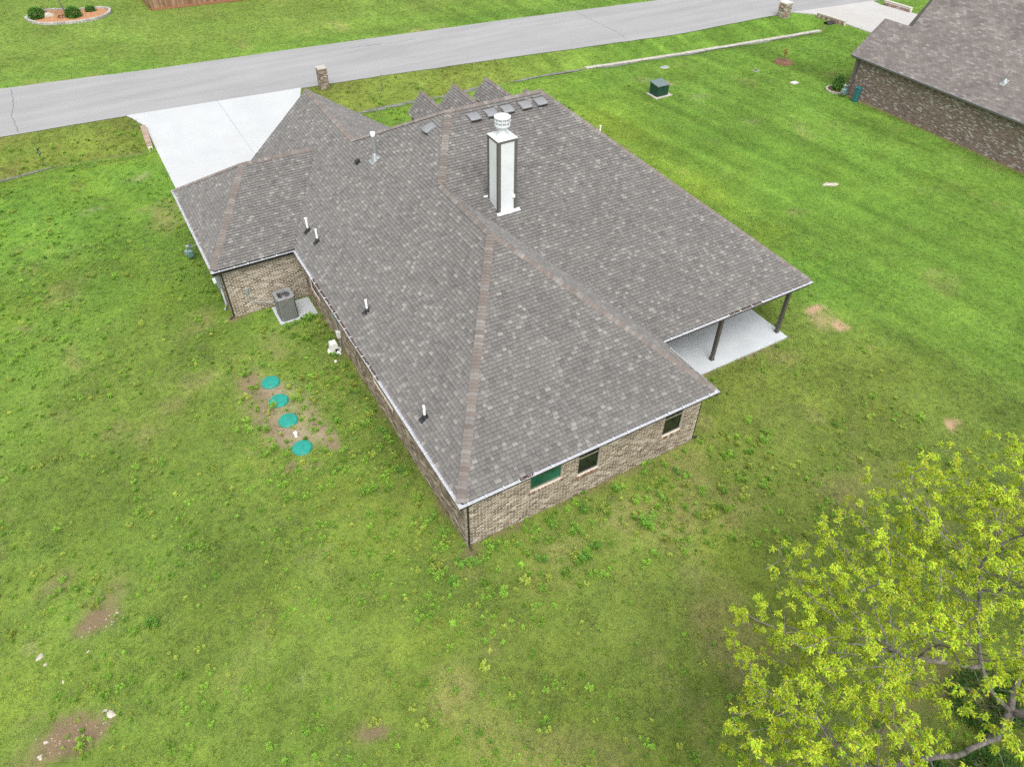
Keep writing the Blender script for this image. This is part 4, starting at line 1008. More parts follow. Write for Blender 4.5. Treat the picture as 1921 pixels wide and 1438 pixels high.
def flat_box(x, y, sx, sy, mat, label, cat, nm):
    t = thing(nm, label, cat, (x, y, 0)); part(MB().bbox(x-sx, x+sx, y-sy, y+sy, -.05, .05, .01), 'frame', 'old_concrete', t); part(MB().bbox(x-sx*.8, x+sx*.8, y-sy*.8, y+sy*.8, .0, .058, .006), 'cover', mat, t)
flat_box(40.59, 24.48, .30, .22, 'gutter_in', 'pale meter box cover flush in the lawn below the sapling', 'meter box', 'meter_box')
flat_box(33.94, 31.57, .32, .22, 'meter_grey', 'grey meter box cover in the lawn near the ditch', 'meter box', 'meter_box')
flat_box(39.79, 27.69, .22, .16, 'transformer_green', 'dark green valve box lid in the mown lawn', 'valve box', 'valve_box')
t = thing('cleanout_pipe', 'short white pipe standing in the lawn behind the right roof edge', 'pipe', (22.89, 24.6, 0))
part(MB().tube([(22.89, 24.6, 0), (22.89, 24.6, .38)], .055, 12), 'pipe', 'pvc', t); part(MB().lathe((22.89, 24.6, .36), [(.068,0),(.068,.06),(.03,.07)], 12), 'cap', 'pvc', t)
def stake_sign(x, y, h, label):
    t = thing('stake_sign', label, 'yard sign', (x, y, -.1)); part(MB().tube([(x, y, float(gz(x, y))-.05), (x-.03, y, h)], .014, 6), 'stake', 'sign_dark', t)
    part(MB().obox((x-.02, y-.03, h*.62), (.35,.94,0), (0,0,1), (.94,-.35,0), .14, .20, .008), 'panel', 'sign_dark', t)
    part(MB().obox((x-.03, y-.045, h*.60), (.35,.94,0), (0,0,1), (.94,-.35,0), .06, .10, .014), 'notice', 'gutter_in', t)
stake_sign(13.15, 38.1, 1.02, 'thin dark stake with small sign on the verge right of the brick pillar'); stake_sign(-9.25, 37.85, .70, 'thin stake with small sign on the verge left of the driveway')
# mulch ring with a young reddish sapling
t = thing('sapling', 'tiny reddish sapling in a ring of dark mulch on the right lawn', 'sapling', (43.04, 28.0, 0))
part(MB().lathe((43.04, 28.0, -.02), [(.75,0),(.68,.10),(.3,.16),(.05,.17)], 22), 'mulch_ring', 'mulch_dark', t)
part(MB().tube([(43.04,28.0,.1),(43.06,28.02,.5),(43.02,28.0,1.0)], [.02,.015,.006], 6), 'stem', 'bark', t)
lf = MB(); r = random.Random(3)
def leaf(mb, p, d, L, wd, col, bend=.2, side=None):
    p = np.array(p); d = np.array(d, float); d /= np.linalg.norm(d)
    s_ = np.cross(d, (0,0,1)) if side is None else np.array(side); nrm = np.linalg.norm(s_); s_ = s_/nrm if nrm > 1e-3 else np.array((1.,0,0))
    mb.add([tuple(p), tuple(p+d*L*.45+s_*wd), tuple(p+d*L+np.array((0,0,-bend*L))), tuple(p+d*L*.45-s_*wd)], [(0,1,2,3)], col)
for i in range(40):
    z = r.uniform(.45, 1.05); a = r.uniform(0, 6.28); leaf(lf, (43.04, 28.0, z), (math.cos(a), math.sin(a), .3), r.uniform(.12, .3), .05, r.choice([(.35,.10,.04),(.45,.17,.05),(.25,.07,.03)]))
part(lf, 'leaves', 'leaf', t)

# brick pillar, mailbox pillar, headwalls: stones and bricks one by one
def pillar(x, y, hw, h, name, label, cap_mat, style, seed):
    r = random.Random(seed); t = thing(name, label, 'mailbox pillar', (x, y, 0))
    part(MB().box(x-hw+.008, x+hw-.008, y-hw+.008, y+hw-.008, -.05, h), 'core', 'mortar', t)
    part(MB().bbox(x-hw-.03, x+hw+.03, y-hw-.03, y+hw+.03, h+.001, h+.07, .012), 'cap', cap_mat, t)
    if style == 'brick': rows, step, bl, cols = int(h/.067), .067, .203, BRK
    else: rows, step, bl, cols = int(h/.155), .155, .26, [(.22,.17,.13),(.30,.25,.20),(.16,.13,.11),(.36,.33,.30),(.25,.15,.10)]
    for k in range(rows):
        for s_ in range(4):
            u = -hw-(bl/2 if (k+s_) % 2 else 0)
            while u < hw-.02:
                L = bl if style == 'brick' else bl*r.uniform(.7, 1.2); a, b = max(u, -hw), min(u+L-.010, hw)
                if b-a > .025:
                    d = hw+r.uniform(0, .004 if style == 'brick' else .03); z0, z1 = k*step, (k+1)*step-.010
                    def T(uu, dd, zz): return [(x+uu, y-dd, zz), (x+dd, y+uu, zz), (x-uu, y+dd, zz), (x-dd, y-uu, zz)][s_]
                    e = .0 if style == 'brick' else .02
                    V = [T(a+e,d,z0+e),T(b-e,d,z0+e),T(b-e,d,z1-e),T(a+e,d,z1-e),T(a,hw-.012,z0),T(b,hw-.012,z0),T(b,hw-.012,z1),T(a,hw-.012,z1)]
                    c = r.choice(cols); part(MB().add(V, BF, tuple(q*r.uniform(.9, 1.15) for q in c)), 'brick' if style == 'brick' else 'stone', 'brick' if style == 'brick' else 'stone', t)
                u += L
pillar(9.47, 40.15, .31, 1.42, 'brick_pillar', 'square brick mailbox pillar with pale cap beside the driveway', 'old_concrete', 'brick', 1)
pillar(51.45, 36.35, .40, 1.15, 'stone_pillar', 'rough stone mailbox pillar at the roadside near the culvert', 'edging_white', 'stone', 2)
def headwall(p0, p1, z0, z1, thick, label, style, seed):
    r = random.Random(seed); p0 = np.array(p0); p1 = np.array(p1); L = np.linalg.norm(p1-p0); tt = (p1-p0)/L; nn_ = np.array((tt[1], -tt[0])); c = (p0+p1)/2
    t = thing('culvert_headwall', label, 'headwall', (c[0], c[1], z0))
    part(MB().obox((*c, (z0+z1)/2), (*tt,0), (*nn_,0), (0,0,1), L/2-.005, thick/2-.012, (z1-z0)/2), 'core', 'mortar', t)
    bl = .203 if style == 'brick' else .24; step = .067 if style == 'brick' else .12
    cols = BRK[1:] if style == 'brick' else [(.22,.14,.11),(.30,.22,.18),(.16,.11,.09),(.36,.32,.28),(.25,.15,.11)]
    nrow = int((z1-z0)/step)
    for sd in (1, -1):
        for k in range(nrow):
            u = -L/2-(bl/2 if k % 2 else 0)
            while u < L/2-.02:
                w_ = bl if style == 'brick' else bl*r.uniform(.7, 1.2); a, b = max(u, -L/2), min(u+w_-.01, L/2)
                if b-a > .03:
                    d = thick/2+r.uniform(0, .004 if style == 'brick' else .02); za = z0+k*step; zb = za+step-.01; e = .015 if style != 'brick' else 0
                    T = lambda uu, dd, zz: (*(c+tt*uu*sd+nn_*dd*sd), zz)
                    V = [T(a+e,d,za+e),T(b-e,d,za+e),T(b-e,d,zb-e),T(a+e,d,zb-e),T(a,thick/2-.014,za),T(b,thick/2-.014,za),T(b,thick/2-.014,zb),T(a,thick/2-.014,zb)]
                    part(MB().add(V, BF, tuple(q*r.uniform(.9, 1.15) for q in r.choice(cols))), 'brick' if style == 'brick' else 'stone', 'brick' if style == 'brick' else 'stone', t)
                u += w_
    # rowlock bricks or cap slabs on top
    u = -L/2; st = .075 if style == 'brick' else .5
    while u < L/2-.01:
        e = min(u+st-.01, L/2)
        V = (*(c+tt*(u+e)/2), z1+.03); part(MB().obox(V, (*tt,0), (*nn_,0), (0,0,1), (e-u)/2, thick/2+.02, .028, r.choice([(.30,.22,.17),(.36,.28,.22),(.25,.17,.13)]) if style == 'brick' else (.42,.40,.36)), 'cap_brick' if style == 'brick' else 'cap_stone', 'brick' if style == 'brick' else 'stone', t)
        u += st
headwall((-3.12, 39.2), (-3.28, 36.0), -.45, .20, .30, 'low brick culvert wall along the left side of the driveway', 'brick', 3)
headwall((54.15, 34.8), (54.45, 31.9), -.45, .32, .30, 'stone culvert wall with black pipe mouth beside the far driveway', 'stone', 4)
headwall((62.55, 34.3), (62.75, 31.5), -.2, .38, .30, 'stone culvert wall on the far side of the right hand driveway', 'stone', 5)
t = thing('culvert_pipe', 'black corrugated culvert pipe mouth under the stone wall', 'culvert pipe', (53.7, 33.0, -.2))
mb = MB(); prof = []
for k in range(13): prof.append((.33 if k % 2 else .31))
mb.tube([(53.2+.07*k, 32.95, -.13) for k in range(13)], prof, 20, cap=False); part(mb, 'pipe', 'black_plastic', t)
mb = MB(); mb.lathe((0,0,0), [(.30,0),(.30,.01)], 20); mb.v = [(53.5+z, 32.95+x, -.13+y) for x, y, z in mb.v]; part(mb, 'pipe_throat', 'black_plastic', t)

# ------------------------------------------------------------------ neighbour's house on the right
nh = thing('neighbour_house', 'brown brick house with brownish shingle roof at the right edge', 'house', (48, 12, 0))
NS = .70; NE = 42.12
def uv_quadmesh(name, polys, mat, parent):
    """polys: list of (corners, uv) ; joined as one part with uv in metres"""
    me = bpy.data.meshes.new(name); V = []; Fs = []; UV = []
    for P, u in polys: o_ = len(V); V += P; Fs.append(tuple(range(o_, o_+len(P)))); UV += u
    me.from_pydata([tuple(map(float, p)) for p in V], [], Fs); l = me.uv_layers.new(name='UVMap')
    for poly in me.polygons:
        for li in poly.loop_indices: l.data[li].uv = UV[me.loops[li].vertex_index]
    me.materials.append(MATS[mat]); o_ = bpy.data.objects.new(name, me); COL.objects.link(o_); o_.parent = parent
    me.transform(Matrix.Translation(-parent.location)); return o_
def slope_uv(P, ax):
    k = math.hypot(1, NS); return [((p[1] if ax == 'x' else p[0])+.0, (p[2]-2.75)/NS*k) for p in P]
zr_n = lambda x: 2.75+NS*(x-NE)
Lp = [(NE,21.6,2.75),(44.85,21.75,zr_n(44.85)),(44.90,19.55,zr_n(44.90)),(49.6,20.6-.0,zr_n(49.6)),(52.0,17.5,zr_n(52.0)),(52.0,-4,zr_n(52)),(46,-10.5,zr_n(46)),(NE,-14,2.75)]
Rp = [(52.0,17.5,zr_n(52.0)),(61.9,25,2.75),(61.9,-14,2.75),(52.0,-4,zr_n(52))]
Fp = [(44.90,19.55,zr_n(44.9)),(47.8,22.2,2.75),(61.9,25,2.75),(52,17.5,zr_n(52)),(49.6,20.6,zr_n(49.6))]
Bp = [(NE,-14,2.75),(46,-10.5,zr_n(46)),(52,-4,zr_n(52)),(61.9,-14,2.75)]
W2p = [(44.85,21.75,zr_n(44.85)),(47.6,21.75,2.75),(47.8,22.2-.4,2.75),(44.90,19.55,zr_n(44.9))]
nroof = uv_quadmesh('roof', [(Lp, slope_uv(Lp,'x')),(Rp, slope_uv(Rp,'x')),(Fp, slope_uv(Fp,'y')),(Bp, slope_uv(Bp,'y')),(W2p, slope_uv(W2p,'x'))], 'neighbour_shingle', nh)
NWX = NE+.36
def wallq(p0, p1, z0, z1): 
    L = math.dist(p0, p1); return ([(*p0,z0),(*p1,z0),(*p1,z1),(*p0,z1)], [(0,z0),(L,z0),(L,z1),(0,z1)])
gtri = ([(NWX,21.3,2.6),(46.9,21.3,2.6),(44.85,21.3,zr_n(44.85)-.25)], [(0,2.6),(4.4,2.6),(2.3,4.3)])
uv_quadmesh('wall', [wallq((NWX,21.3),(NWX,-13.6),-.1,2.62), wallq((47.2,21.3),(NWX,21.3),-.1,2.62), wallq((NWX,-13.6),(61.5,-13.6),-.1,2.62), wallq((61.5,-13.6),(61.5,24.6),-.1,2.62), wallq((61.5,24.6),(47.2,21.3),-.1,2.62), gtri], 'neighbour_brick', nh)
part(MB().box(NE+.03, NWX+.2, -13.7, 21.5, 2.56, 2.60), 'soffit', 'soffit', nh)
part(MB().box(NE+.06, NE+.09, -13.9, 21.52, 2.58, 2.75), 'fascia', 'trim', nh)
ng = part(MB().box(NE-.07, NE+.058, -13.9, 21.55, 2.63, 2.74), 'gutter', 'trim', nh)
part(MB().box(NE-.05, NE+.04, -13.8, 21.5, 2.741, 2.745), 'gutter_lining', 'meter_grey', ng)
# corbel course under the eave: a row of small dark bricks on end
for k in range(150):
    y = 21.2-k*.115
    part(MB().bbox(NWX-.03, NWX-.003, y-.045, y+.045, 2.36, 2.55, .004, BRK[k % 5]), 'corbel_brick', 'brick', nh)
mb = MB(); mb.bbox(NWX-.10, NWX-.02, 20.95, 21.05, .25, 2.45, .01); mb.tube([(NWX-.06,21.0,2.45),(NE-.0,21.05,2.64)], .045, 8); mb.tube([(NWX-.06,21.0,.26),(NWX-.40,20.95,.06)], .045, 8); part(mb, 'downspout', 'trim', nh)
xq, yq = 43.75, 11.5; mb = MB(); mb.tube([(xq,yq,zr_n(xq)-.02),(xq,yq,zr_n(xq)+.75)], .045, 10); nv = part(mb, 'vent_pipe', 'galv', nh)
nnq = np.array((-NS,0,1))/math.hypot(NS,1); vnq = np.array((1,0,NS))/math.hypot(NS,1)
part(MB().lathe((xq-.02,yq,zr_n(xq)-.08), [(.16,0),(.13,.12),(.055,.30)], 12).obox(np.array((xq,yq,zr_n(xq)))+nnq*.015-vnq*.06, (0,1,0), vnq, nnq, .17, .24, .005), 'pipe_boot', 'galv', nv)
gas_meter(41.75, 20.9, 'dark green gas meter at the near corner of the right hand house', 1.1)
t = thing('utility_cabinet', 'teal upright utility cabinet against the right hand brick house', 'utility cabinet', (41.9, 19.95, 0))
part(MB().bbox(41.72, 42.08, 19.75, 20.12, 0, .95, .06), 'body', 'bin_teal', t); part(MB().bbox(41.70, 42.10, 19.73, 20.14, .951, 1.0, .02), 'lid', 'bin_teal', t)

# ------------------------------------------------------------------ leafy things
def leaf_ball(mb, c, rx_, ry_, rz_, n_, L, cols, seed, shell=.55):
    r = random.Random(seed)
    for i in range(n_):
        a = r.uniform(0, 6.283); z = r.uniform(-.9, 1); q_ = math.sqrt(max(0, 1-z*z)); rad = shell+(1-shell)*r.random()**.5
        d = np.array((q_*math.cos(a), q_*math.sin(a), z)); p = np.array(c)+d*np.array((rx_, ry_, rz_))*rad
        dd = d+np.array((r.gauss(0,.6), r.gauss(0,.6), r.gauss(0,.5)+.2)); k = r.uniform(.8, 1.2); cc = r.choice(cols)
        leaf(mb, p, dd, L*r.uniform(.6, 1.3), L*.28, tuple(x*k for x in cc), .2)
def shrub(x, y, w_, h, cols, label, L=.10, n_=900, nm='shrub', group=None, seed=0, z=0):
    t = thing(nm, label, 'shrub', (x, y, z), group)
    st = MB(); r = random.Random(seed)
    for k in range(6): a = r.uniform(0, 6.28); st.tube([(x, y, z), (x+.3*w_*math.cos(a), y+.3*w_*math.sin(a), z+h*.5), (x+.7*w_*math.cos(a), y+.7*w_*math.sin(a), z+h*.8)], [.02,.014,.006], 5)
    part(st, 'stem', 'bark', t)
    mb = MB(); leaf_ball(mb, (x, y, z+h*.5), w_, w_, h*.55, n_, L, cols, seed); part(mb, 'foliage', 'leaf', t)
GREENS = [(.09,.23,.04),(.12,.28,.045),(.07,.17,.035),(.15,.31,.05)]
# flower bed across the road
bed = thing('flower_bed', 'kidney shaped bed of orange mulch edged with grey stones across the road', 'flower bed', (-4.6, 65.8, 0))
bp = [(-7.83,66.81),(-7.6,65.6),(-6.83,64.45),(-5.23,63.86),(-3.58,63.62),(-2.25,64.04),(-1.40,65.1),(-1.40,66.3),(-2.73,67.0),(-4.2,67.1),(-5.3,67.9),(-6.7,68.1)]
cl = np.array(bp+bp[:3]); sm = []
for i in range(len(bp)):
    p0, p1, p2, p3 = np.array(bp[i-1]), np.array(bp[i]), np.array(bp[(i+1)%len(bp)]), np.array(bp[(i+2)%len(bp)])
    for k in range(6):
        s_ = k/6; sm.append(.5*((2*p1)+(-p0+p2)*s_+(2*p0-5*p1+4*p2-p3)*s_**2+(-p0+3*p1-3*p2+p3)*s_**3))
sm = np.array(sm); cen = sm.mean(0); mb = MB(); nS_ = len(sm)
mb.add([(*p, .0) for p in sm]+[(*(cen+(p-cen)*.9), .10) for p in sm]+[(*(cen+(p-cen)*.5), .16) for p in sm]+[(*cen, .18)], [(r_*nS_+i, r_*nS_+(i+1)%nS_, (r_+1)*nS_+(i+1)%nS_, (r_+1)*nS_+i) for r_ in range(2) for i in range(nS_)]+[(2*nS_+i, 2*nS_+(i+1)%nS_, 3*nS_) for i in range(nS_)])
part(mb, 'mulch', 'mulch', bed)
for i in range(0, nS_):
    p = sm[i]; tq = sm[(i+1)%nS_]-sm[i-1]; tq = tq/np.linalg.norm(tq); nq_ = np.array((-tq[1], tq[0])); L = np.linalg.norm(sm[(i+1)%nS_]-sm[i]); g = rnd.uniform(.28, .42)
    part(MB().obox((*p, .08), (*tq,0), (*nq_,0), (0,0,1), L*.48, .12, .10+rnd.uniform(-.015,.015), (g, g*.95, g*.88)), 'edging_stone', 'stone', bed)
shrub(-7.0, 66.2, .62, .85, GREENS, 'round green shrub at the left end of the flower bed', .17, 1700, seed=1, group='shrubs in the flower bed'); shrub(-4.25, 65.0, .62, .85, GREENS, 'round green shrub in the middle of the flower bed', .17, 1700, seed=2, group='shrubs in the flower bed'); shrub(-2.8, 66.0, .40, .5, GREENS, 'smallest green shrub at the right end of the flower bed', .15, 900, seed=3, group='shrubs in the flower bed')
shrub(-6.4, 67.3, .25, .6, [(.12,.06,.05),(.08,.04,.035)], 'spindly reddish bush at the back of the flower bed', .10, 120, seed=4); shrub(-5.15, 65.3, .42, .28, [(.05,.018,.022),(.08,.03,.03)], 'low dark purple plant at the foot of the little tree', .10, 260, nm='purple_plant', seed=5)
o = rock_mesh(44, .62, .42, .35).build('boulder', 'pale_rock'); o.location = (-6.2, 66.0, .12); o['label'] = 'flat pale boulder on the orange mulch'; o['category'] = 'boulder'
t = thing('small_tree', 'small slender tree with dark purple leaves in the flower bed', 'tree', (-4.8, 65.85, 0))
part(MB().tube([(-4.8,65.85,.1),(-4.9,65.85,1.0),(-5.05,65.9,1.9),(-5.2,65.95,2.6)], [.06,.05,.04,.02], 8), 'trunk', 'bark', t)
mb = MB(); leaf_ball(mb, (-5.2, 65.95, 2.6), .95, .95, .75, 900, .16, [(.05,.022,.022),(.075,.032,.03),(.035,.02,.02)], 6, .3); part(mb, 'crown', 'leaf', t)
# fence across the road
fe = thing('wood_fence', 'reddish brown wooden privacy fence at the top edge across the road', 'fence', (1.97, 64.15, 0))
def fence_run(p0, p1, seed):
    r = random.Random(seed); p0 = np.array(p0); p1 = np.array(p1); L = np.linalg.norm(p1-p0); tt = (p1-p0)/L; nn_ = np.array((-tt[1], tt[0])); k = 0
    while k < L:
        c = p0+tt*(k+.07); z0 = float(gz(*c)); col = r.choice([(.21,.115,.07),(.25,.15,.095),(.18,.10,.062),(.29,.185,.12),(.23,.12,.075)])
        part(MB().obox((*c, z0+.98), (*tt,0), (*nn_,0), (0,0,1), .067, .010, .88+r.uniform(-.01,.01), col), 'board', 'wood', fe); k += .14
    c = (p0+p1)/2
    part(MB().obox((*(c-nn_*.02), .09), (*tt,0), (*nn_,0), (0,0,1), L/2, .02, .09, (.28,.13,.075)), 'kick_board', 'wood', fe)
    for z in (.5, 1.5): part(MB().obox((*(c+nn_*.035), z), (*tt,0), (*nn_,0), (0,0,1), L/2, .02, .045, (.25,.15,.09)), 'rail', 'wood', fe)
    part(MB().obox((*c, 1.885), (*tt,0), (*nn_,0), (0,0,1), L/2, .06, .02, (.25,.14,.085)), 'top_cap', 'wood', fe)
fence_run((1.97,64.15), (24,62.0), 1); fence_run((1.9,64.2), (1.2,80), 2)
# shrub and white edging at the neighbour's corner
shrub(42.35, 22.0, .38, 1.0, GREENS, 'dark green pointed shrub at the corner of the right hand house', .13, 1200, seed=12)
t = thing('edging_ring', 'curved pale stone edging around the corner shrub', 'edging', (42.1, 21.8, 0))
for k in range(14):
    a = math.radians(70+k*15); part(MB().obox((42.35+.72*math.cos(a), 22.0+.72*math.sin(a), .05), (-math.sin(a), math.cos(a), 0), (math.cos(a), math.sin(a), 0), (0,0,1), .09, .06, .05, (.36,.34,.31)), 'edging_stone', 'stone', t)
part(MB().lathe((42.35, 22.0, -.02), [(.66,0),(.6,.05),(.2,.08)], 20), 'mulch', 'mulch_dark', t)

# ------------------------------------------------------------------ big tree at the lower right
def big_tree():
    r = np.random.default_rng(5); base = np.array((9.9, -12.35, 0.)); C = np.array((9.3, -13.0, 4.9)); R = np.array((10.8, 6.3, 4.4))
    t = thing('spreading_tree', 'large spreading tree with fresh yellow green leaves at the lower right', 'tree', tuple(base))
    # attractor points through the crown, more towards its outside, leaving gaps
    A = []
    while len(A) < 6200:
        p = r.normal(size=3); p /= np.linalg.norm(p); q_ = r.uniform(.30, 1)**.55
        if p[2] < -.62: continue
        lump = .86+.28*float(vnoise(np.array(p[0]*3+9), np.array(p[1]*3+p[2]*2+4), 1., 5))
        x = C+R*p*q_*min(lump*1.04, 1.05)
        if x[2] < 1.2: continue
        if float(fbm(np.array(x[0]+x[2]*.6), np.array(x[1]-x[2]*.4), 1.7, 17)) < .37: continue
        A.append(x)
    A = np.array(A)
    nodes = [base-np.array((0,0,.2)), base+(0,0,.5)]; par = [-1, 0]
    def chain(start, pts):
        i = start
        for p in pts:
            p = np.array(p, float); a = nodes[i]; n_ = max(1, int(np.linalg.norm(p-a)/.35))
            for k in range(1, n_+1):
                nodes.append(a+(p-a)*k/n_+r.normal(size=3)*.025); par.append(i); i = len(nodes)-1
        return i
    top = chain(1, [(9.8,-12.3,1.3),(9.75,-12.2,1.9)])
    f1 = chain(top, [(9.0,-11.6,2.9),(8.6,-11.2,3.8)]); chain(f1, [(8.7,-10.5,4.8),(9.2,-9.8,5.7)]); chain(f1, [(7.3,-10.8,4.6),(6.2,-10.2,5.0)])
    f2 = chain(top, [(8.4,-12.4,2.4),(7.0,-12.2,3.0),(5.6,-11.8,3.5),(4.2,-11.4,3.8)])
    f3 = chain(top, [(10.6,-11.4,3.0),(11.3,-10.6,4.2),(12.0,-10.0,5.0)])
    f4 = chain(top, [(10.4,-13.1,3.2),(11.2,-14.0,4.8),(12.2,-15.0,6.2)]); chain(top, [(9.2,-13.4,3.2),(8.2,-14.6,4.6)]); chain(f3, [(13.6,-10.8,4.6),(15.2,-11.2,5.0)])
    alive = np.ones(len(A), bool); step = .26
    near = np.full(len(A), 1e9); ni = np.zeros(len(A), int)
    start = 0
    for it in range(90):
        N = np.array(nodes[start:])
        if len(N) == 0: break
        for s_ in range(0, len(N), 400):
            D_ = np.linalg.norm(A[:, None]-N[None, s_:s_+400], axis=2); j = D_.argmin(1); d = D_[np.arange(len(A)), j]; up_ = d < near; near[up_] = d[up_]; ni[up_] = start+s_+j[up_]
        start = len(nodes)
        alive &= near > .30
        idx = np.where(alive & (near < 4.5))[0]
        if len(idx) == 0: break
        acc = {}
        for i in idx: v = A[i]-nodes[ni[i]]; acc.setdefault(ni[i], []).append(v/np.linalg.norm(v))
        for k, vsx in acc.items():
            d = np.sum(vsx, 0); d = d/(np.linalg.norm(d)+1e-6)+r.normal(size=3)*.16+np.array((0,0,.06)); d /= np.linalg.norm(d)
            nodes.append(nodes[k]+d*step); par.append(k)
        if len(nodes) > 15000: break
    n_ = len(nodes); X = np.array(nodes); kids = [[] for _ in range(n_)]
    for i in range(1, n_): kids[par[i]].append(i)
    rad = np.zeros(n_)
    for i in range(n_-1, -1, -1): rad[i] = .007 if not kids[i] else min(.15, sum(rad[k]**2.75 for k in kids[i])**(1/2.75))
    big = MB(); mid = MB()
    for i in range(1, n_):
        p = par[i]; ns = 9 if rad[i] > .06 else (6 if rad[i] > .02 else 3)
        (big if rad[i] > .045 else mid).tube([X[p], X[i]], [min(rad[p], rad[i]*1.35), rad[i]], ns, cap=False)
    tr = part(big, 'trunk', 'bark', t); part(mid, 'twigs', 'bark', tr)
    # leaves in tufts at the twig ends
    lv = MB(); rr_ = random.Random(4)
    cols = [(.37,.47,.032),(.43,.52,.038),(.31,.44,.030),(.49,.55,.050),(.25,.36,.028)]
    for i in range(n_):
        if rad[i] > .0145: continue
        if kids[i] and rr_.random() > .58: continue
        ton = rr_.uniform(.75, 1.3)
        for b_ in range(rr_.randint(1, 3)):
            c = X[i]+np.array([rr_.gauss(0,.085) for _ in range(3)])
            for k in range(rr_.randint(24, 36)):
                a = rr_.uniform(0, 6.283); d = (math.cos(a), math.sin(a), rr_.uniform(-.35, .6)); cc = rr_.choice(cols)
                leaf(lv, c+np.array([rr_.gauss(0,.03) for _ in range(3)]), d, rr_.uniform(.045, .10), rr_.uniform(.012, .020), tuple(x*ton*rr_.uniform(.85,1.15) for x in cc), rr_.uniform(.1, .6))
    part(lv, 'crown', 'leaf', t)
    return n_, len(lv.f)
print('tree', big_tree())
r = random.Random(6)
for i, (x, y, w_, h, lab) in enumerate(((9.0,-13.0,.8,.7,'dark leafy bush beneath the big tree, nearest its trunk'),(10.6,-11.6,.9,.8,'dark leafy bush right of the tree trunk'),(7.6,-12.3,.6,.5,'low dark bush under the left limbs of the big tree'),(11.6,-12.2,.8,.9,'dark leafy bush at the lower right corner'))):
    shrub(x, y, w_, h, [(.05,.12,.022),(.065,.15,.028),(.035,.09,.018)], lab, .12, 900, nm='bush', group='bushes beneath the big tree', seed=60+i)

# ------------------------------------------------------------------ grass and weeds
def in_frame(x, y, z, mx=260):
    u, v, d = project(np.stack([x, y, z], -1)); return (d > 1) & (u > -mx) & (u < 1921+mx) & (v > -60) & (v < 1438+mx)
def blocked(x, y, pad=0.0):
    b = (x > IX-.02-pad) & (x < WR_+.02+pad) & (y > IY-.02-pad) & (y < 24.2)
    b |= (x > GL_-.02-pad) & (x < 2) & (y > GB_-.02-pad) & (y < 24.2)
    b |= (x > 9.9) & (x < 18.0+pad) & (y > 3.06-pad) & (y < 24.2)
    b |= (x > -1.50-pad) & (x < .5) & (y > 15.08-pad) & (y < 16.7)
    b |= (x > -3.05-pad) & (x < 7.5+pad) & (y > 24) & (y < 42)
    b |= (x > 7.4) & (x < 8.0) & (y > 40) & (y < 41.5)
    e = (vnoise(x, y, .5, 88)-.5)*.18
    b |= (y > np.interp(x, NX, NY)+e-pad) & (y < np.interp(x, FXr, FYr)-e+pad)
    b |= (x > NWX-pad) & (y < 21.3+pad) & (x < 62)
    b |= (x > 54.6) & (x < 63) & (y > 20)& (y < 37.3); b |= (x > 46.5) & (y < 25) & (x < 63)
    b |= (x > 29.5) & (x < 30.95) & (y > 26.98) & (y < 28.12)
    for (px_, py_) in ((-3.01,11.52),(-3.03,10.30),(-3.05,9.05),(-3.03,7.40)): b |= (x-px_)**2+(y-py_)**2 < (.37+pad)**2
    b |= ((x+4.6)/3.2)**2+((y-65.8)/2.2)**2 < .95
    b |= (np.abs(x-9.47) < .33) & (np.abs(y-40.15) < .33)
    b |= (x-43.04)**2+(y-28)**2 < .6
    b |= (np.abs(y-ditch_y(x)) < .05+.22*vnoise(x, y*0, 1.1, 3)) & (ditch_mask(x) > .6) & (x > -14) & (x < 29)
    b |= (y-ditch_y(x) > -.18) & (y-ditch_y(x) < .50) & (x >= 29) & (x < 53)
    b |= (np.abs(x+3.2) < .2) & (y > 36) & (y < 39.3)
    return b
def grid_pts(x0, x1, y0, y1, st):
    X, Y = np.meshgrid(np.arange(x0, x1, st), np.arange(y0, y1, st)); X = X.ravel()+RNG.uniform(-.5, .5, X.size)*st; Y = Y.ravel()+RNG.uniform(-.5, .5, Y.size)*st; return X, Y
def clump_mesh(name, seed, nblade, rad, h, wd, mat='grass_blade'):
    r = random.Random(seed); mb = MB()
    for i in range(nblade):
        a = r.uniform(0, 6.283); q_ = rad*math.sqrt(r.random()); p = np.array((q_*math.cos(a), q_*math.sin(a), -.01)); b = r.uniform(0, 6.283); ln = r.uniform(.5, 1.2)*h; tl = r.uniform(.2, 1.1)
        d = np.array((math.cos(b)*tl, math.sin(b)*tl, 1.)); d /= np.linalg.norm(d); s_ = np.array((-math.sin(b), math.cos(b), 0))*wd*r.uniform(.6, 1.2)
        m_ = p+d*ln*.6; e = p+d*ln*.95+np.array((math.cos(b), math.sin(b), -.35))*ln*.35
        mb.add([tuple(p-s_*.5), tuple(p+s_*.5), tuple(m_+s_*.5), tuple(m_-s_*.5), tuple(e)], [(0,1,2,3),(3,2,4)])
    return mb.mesh(name, mat)
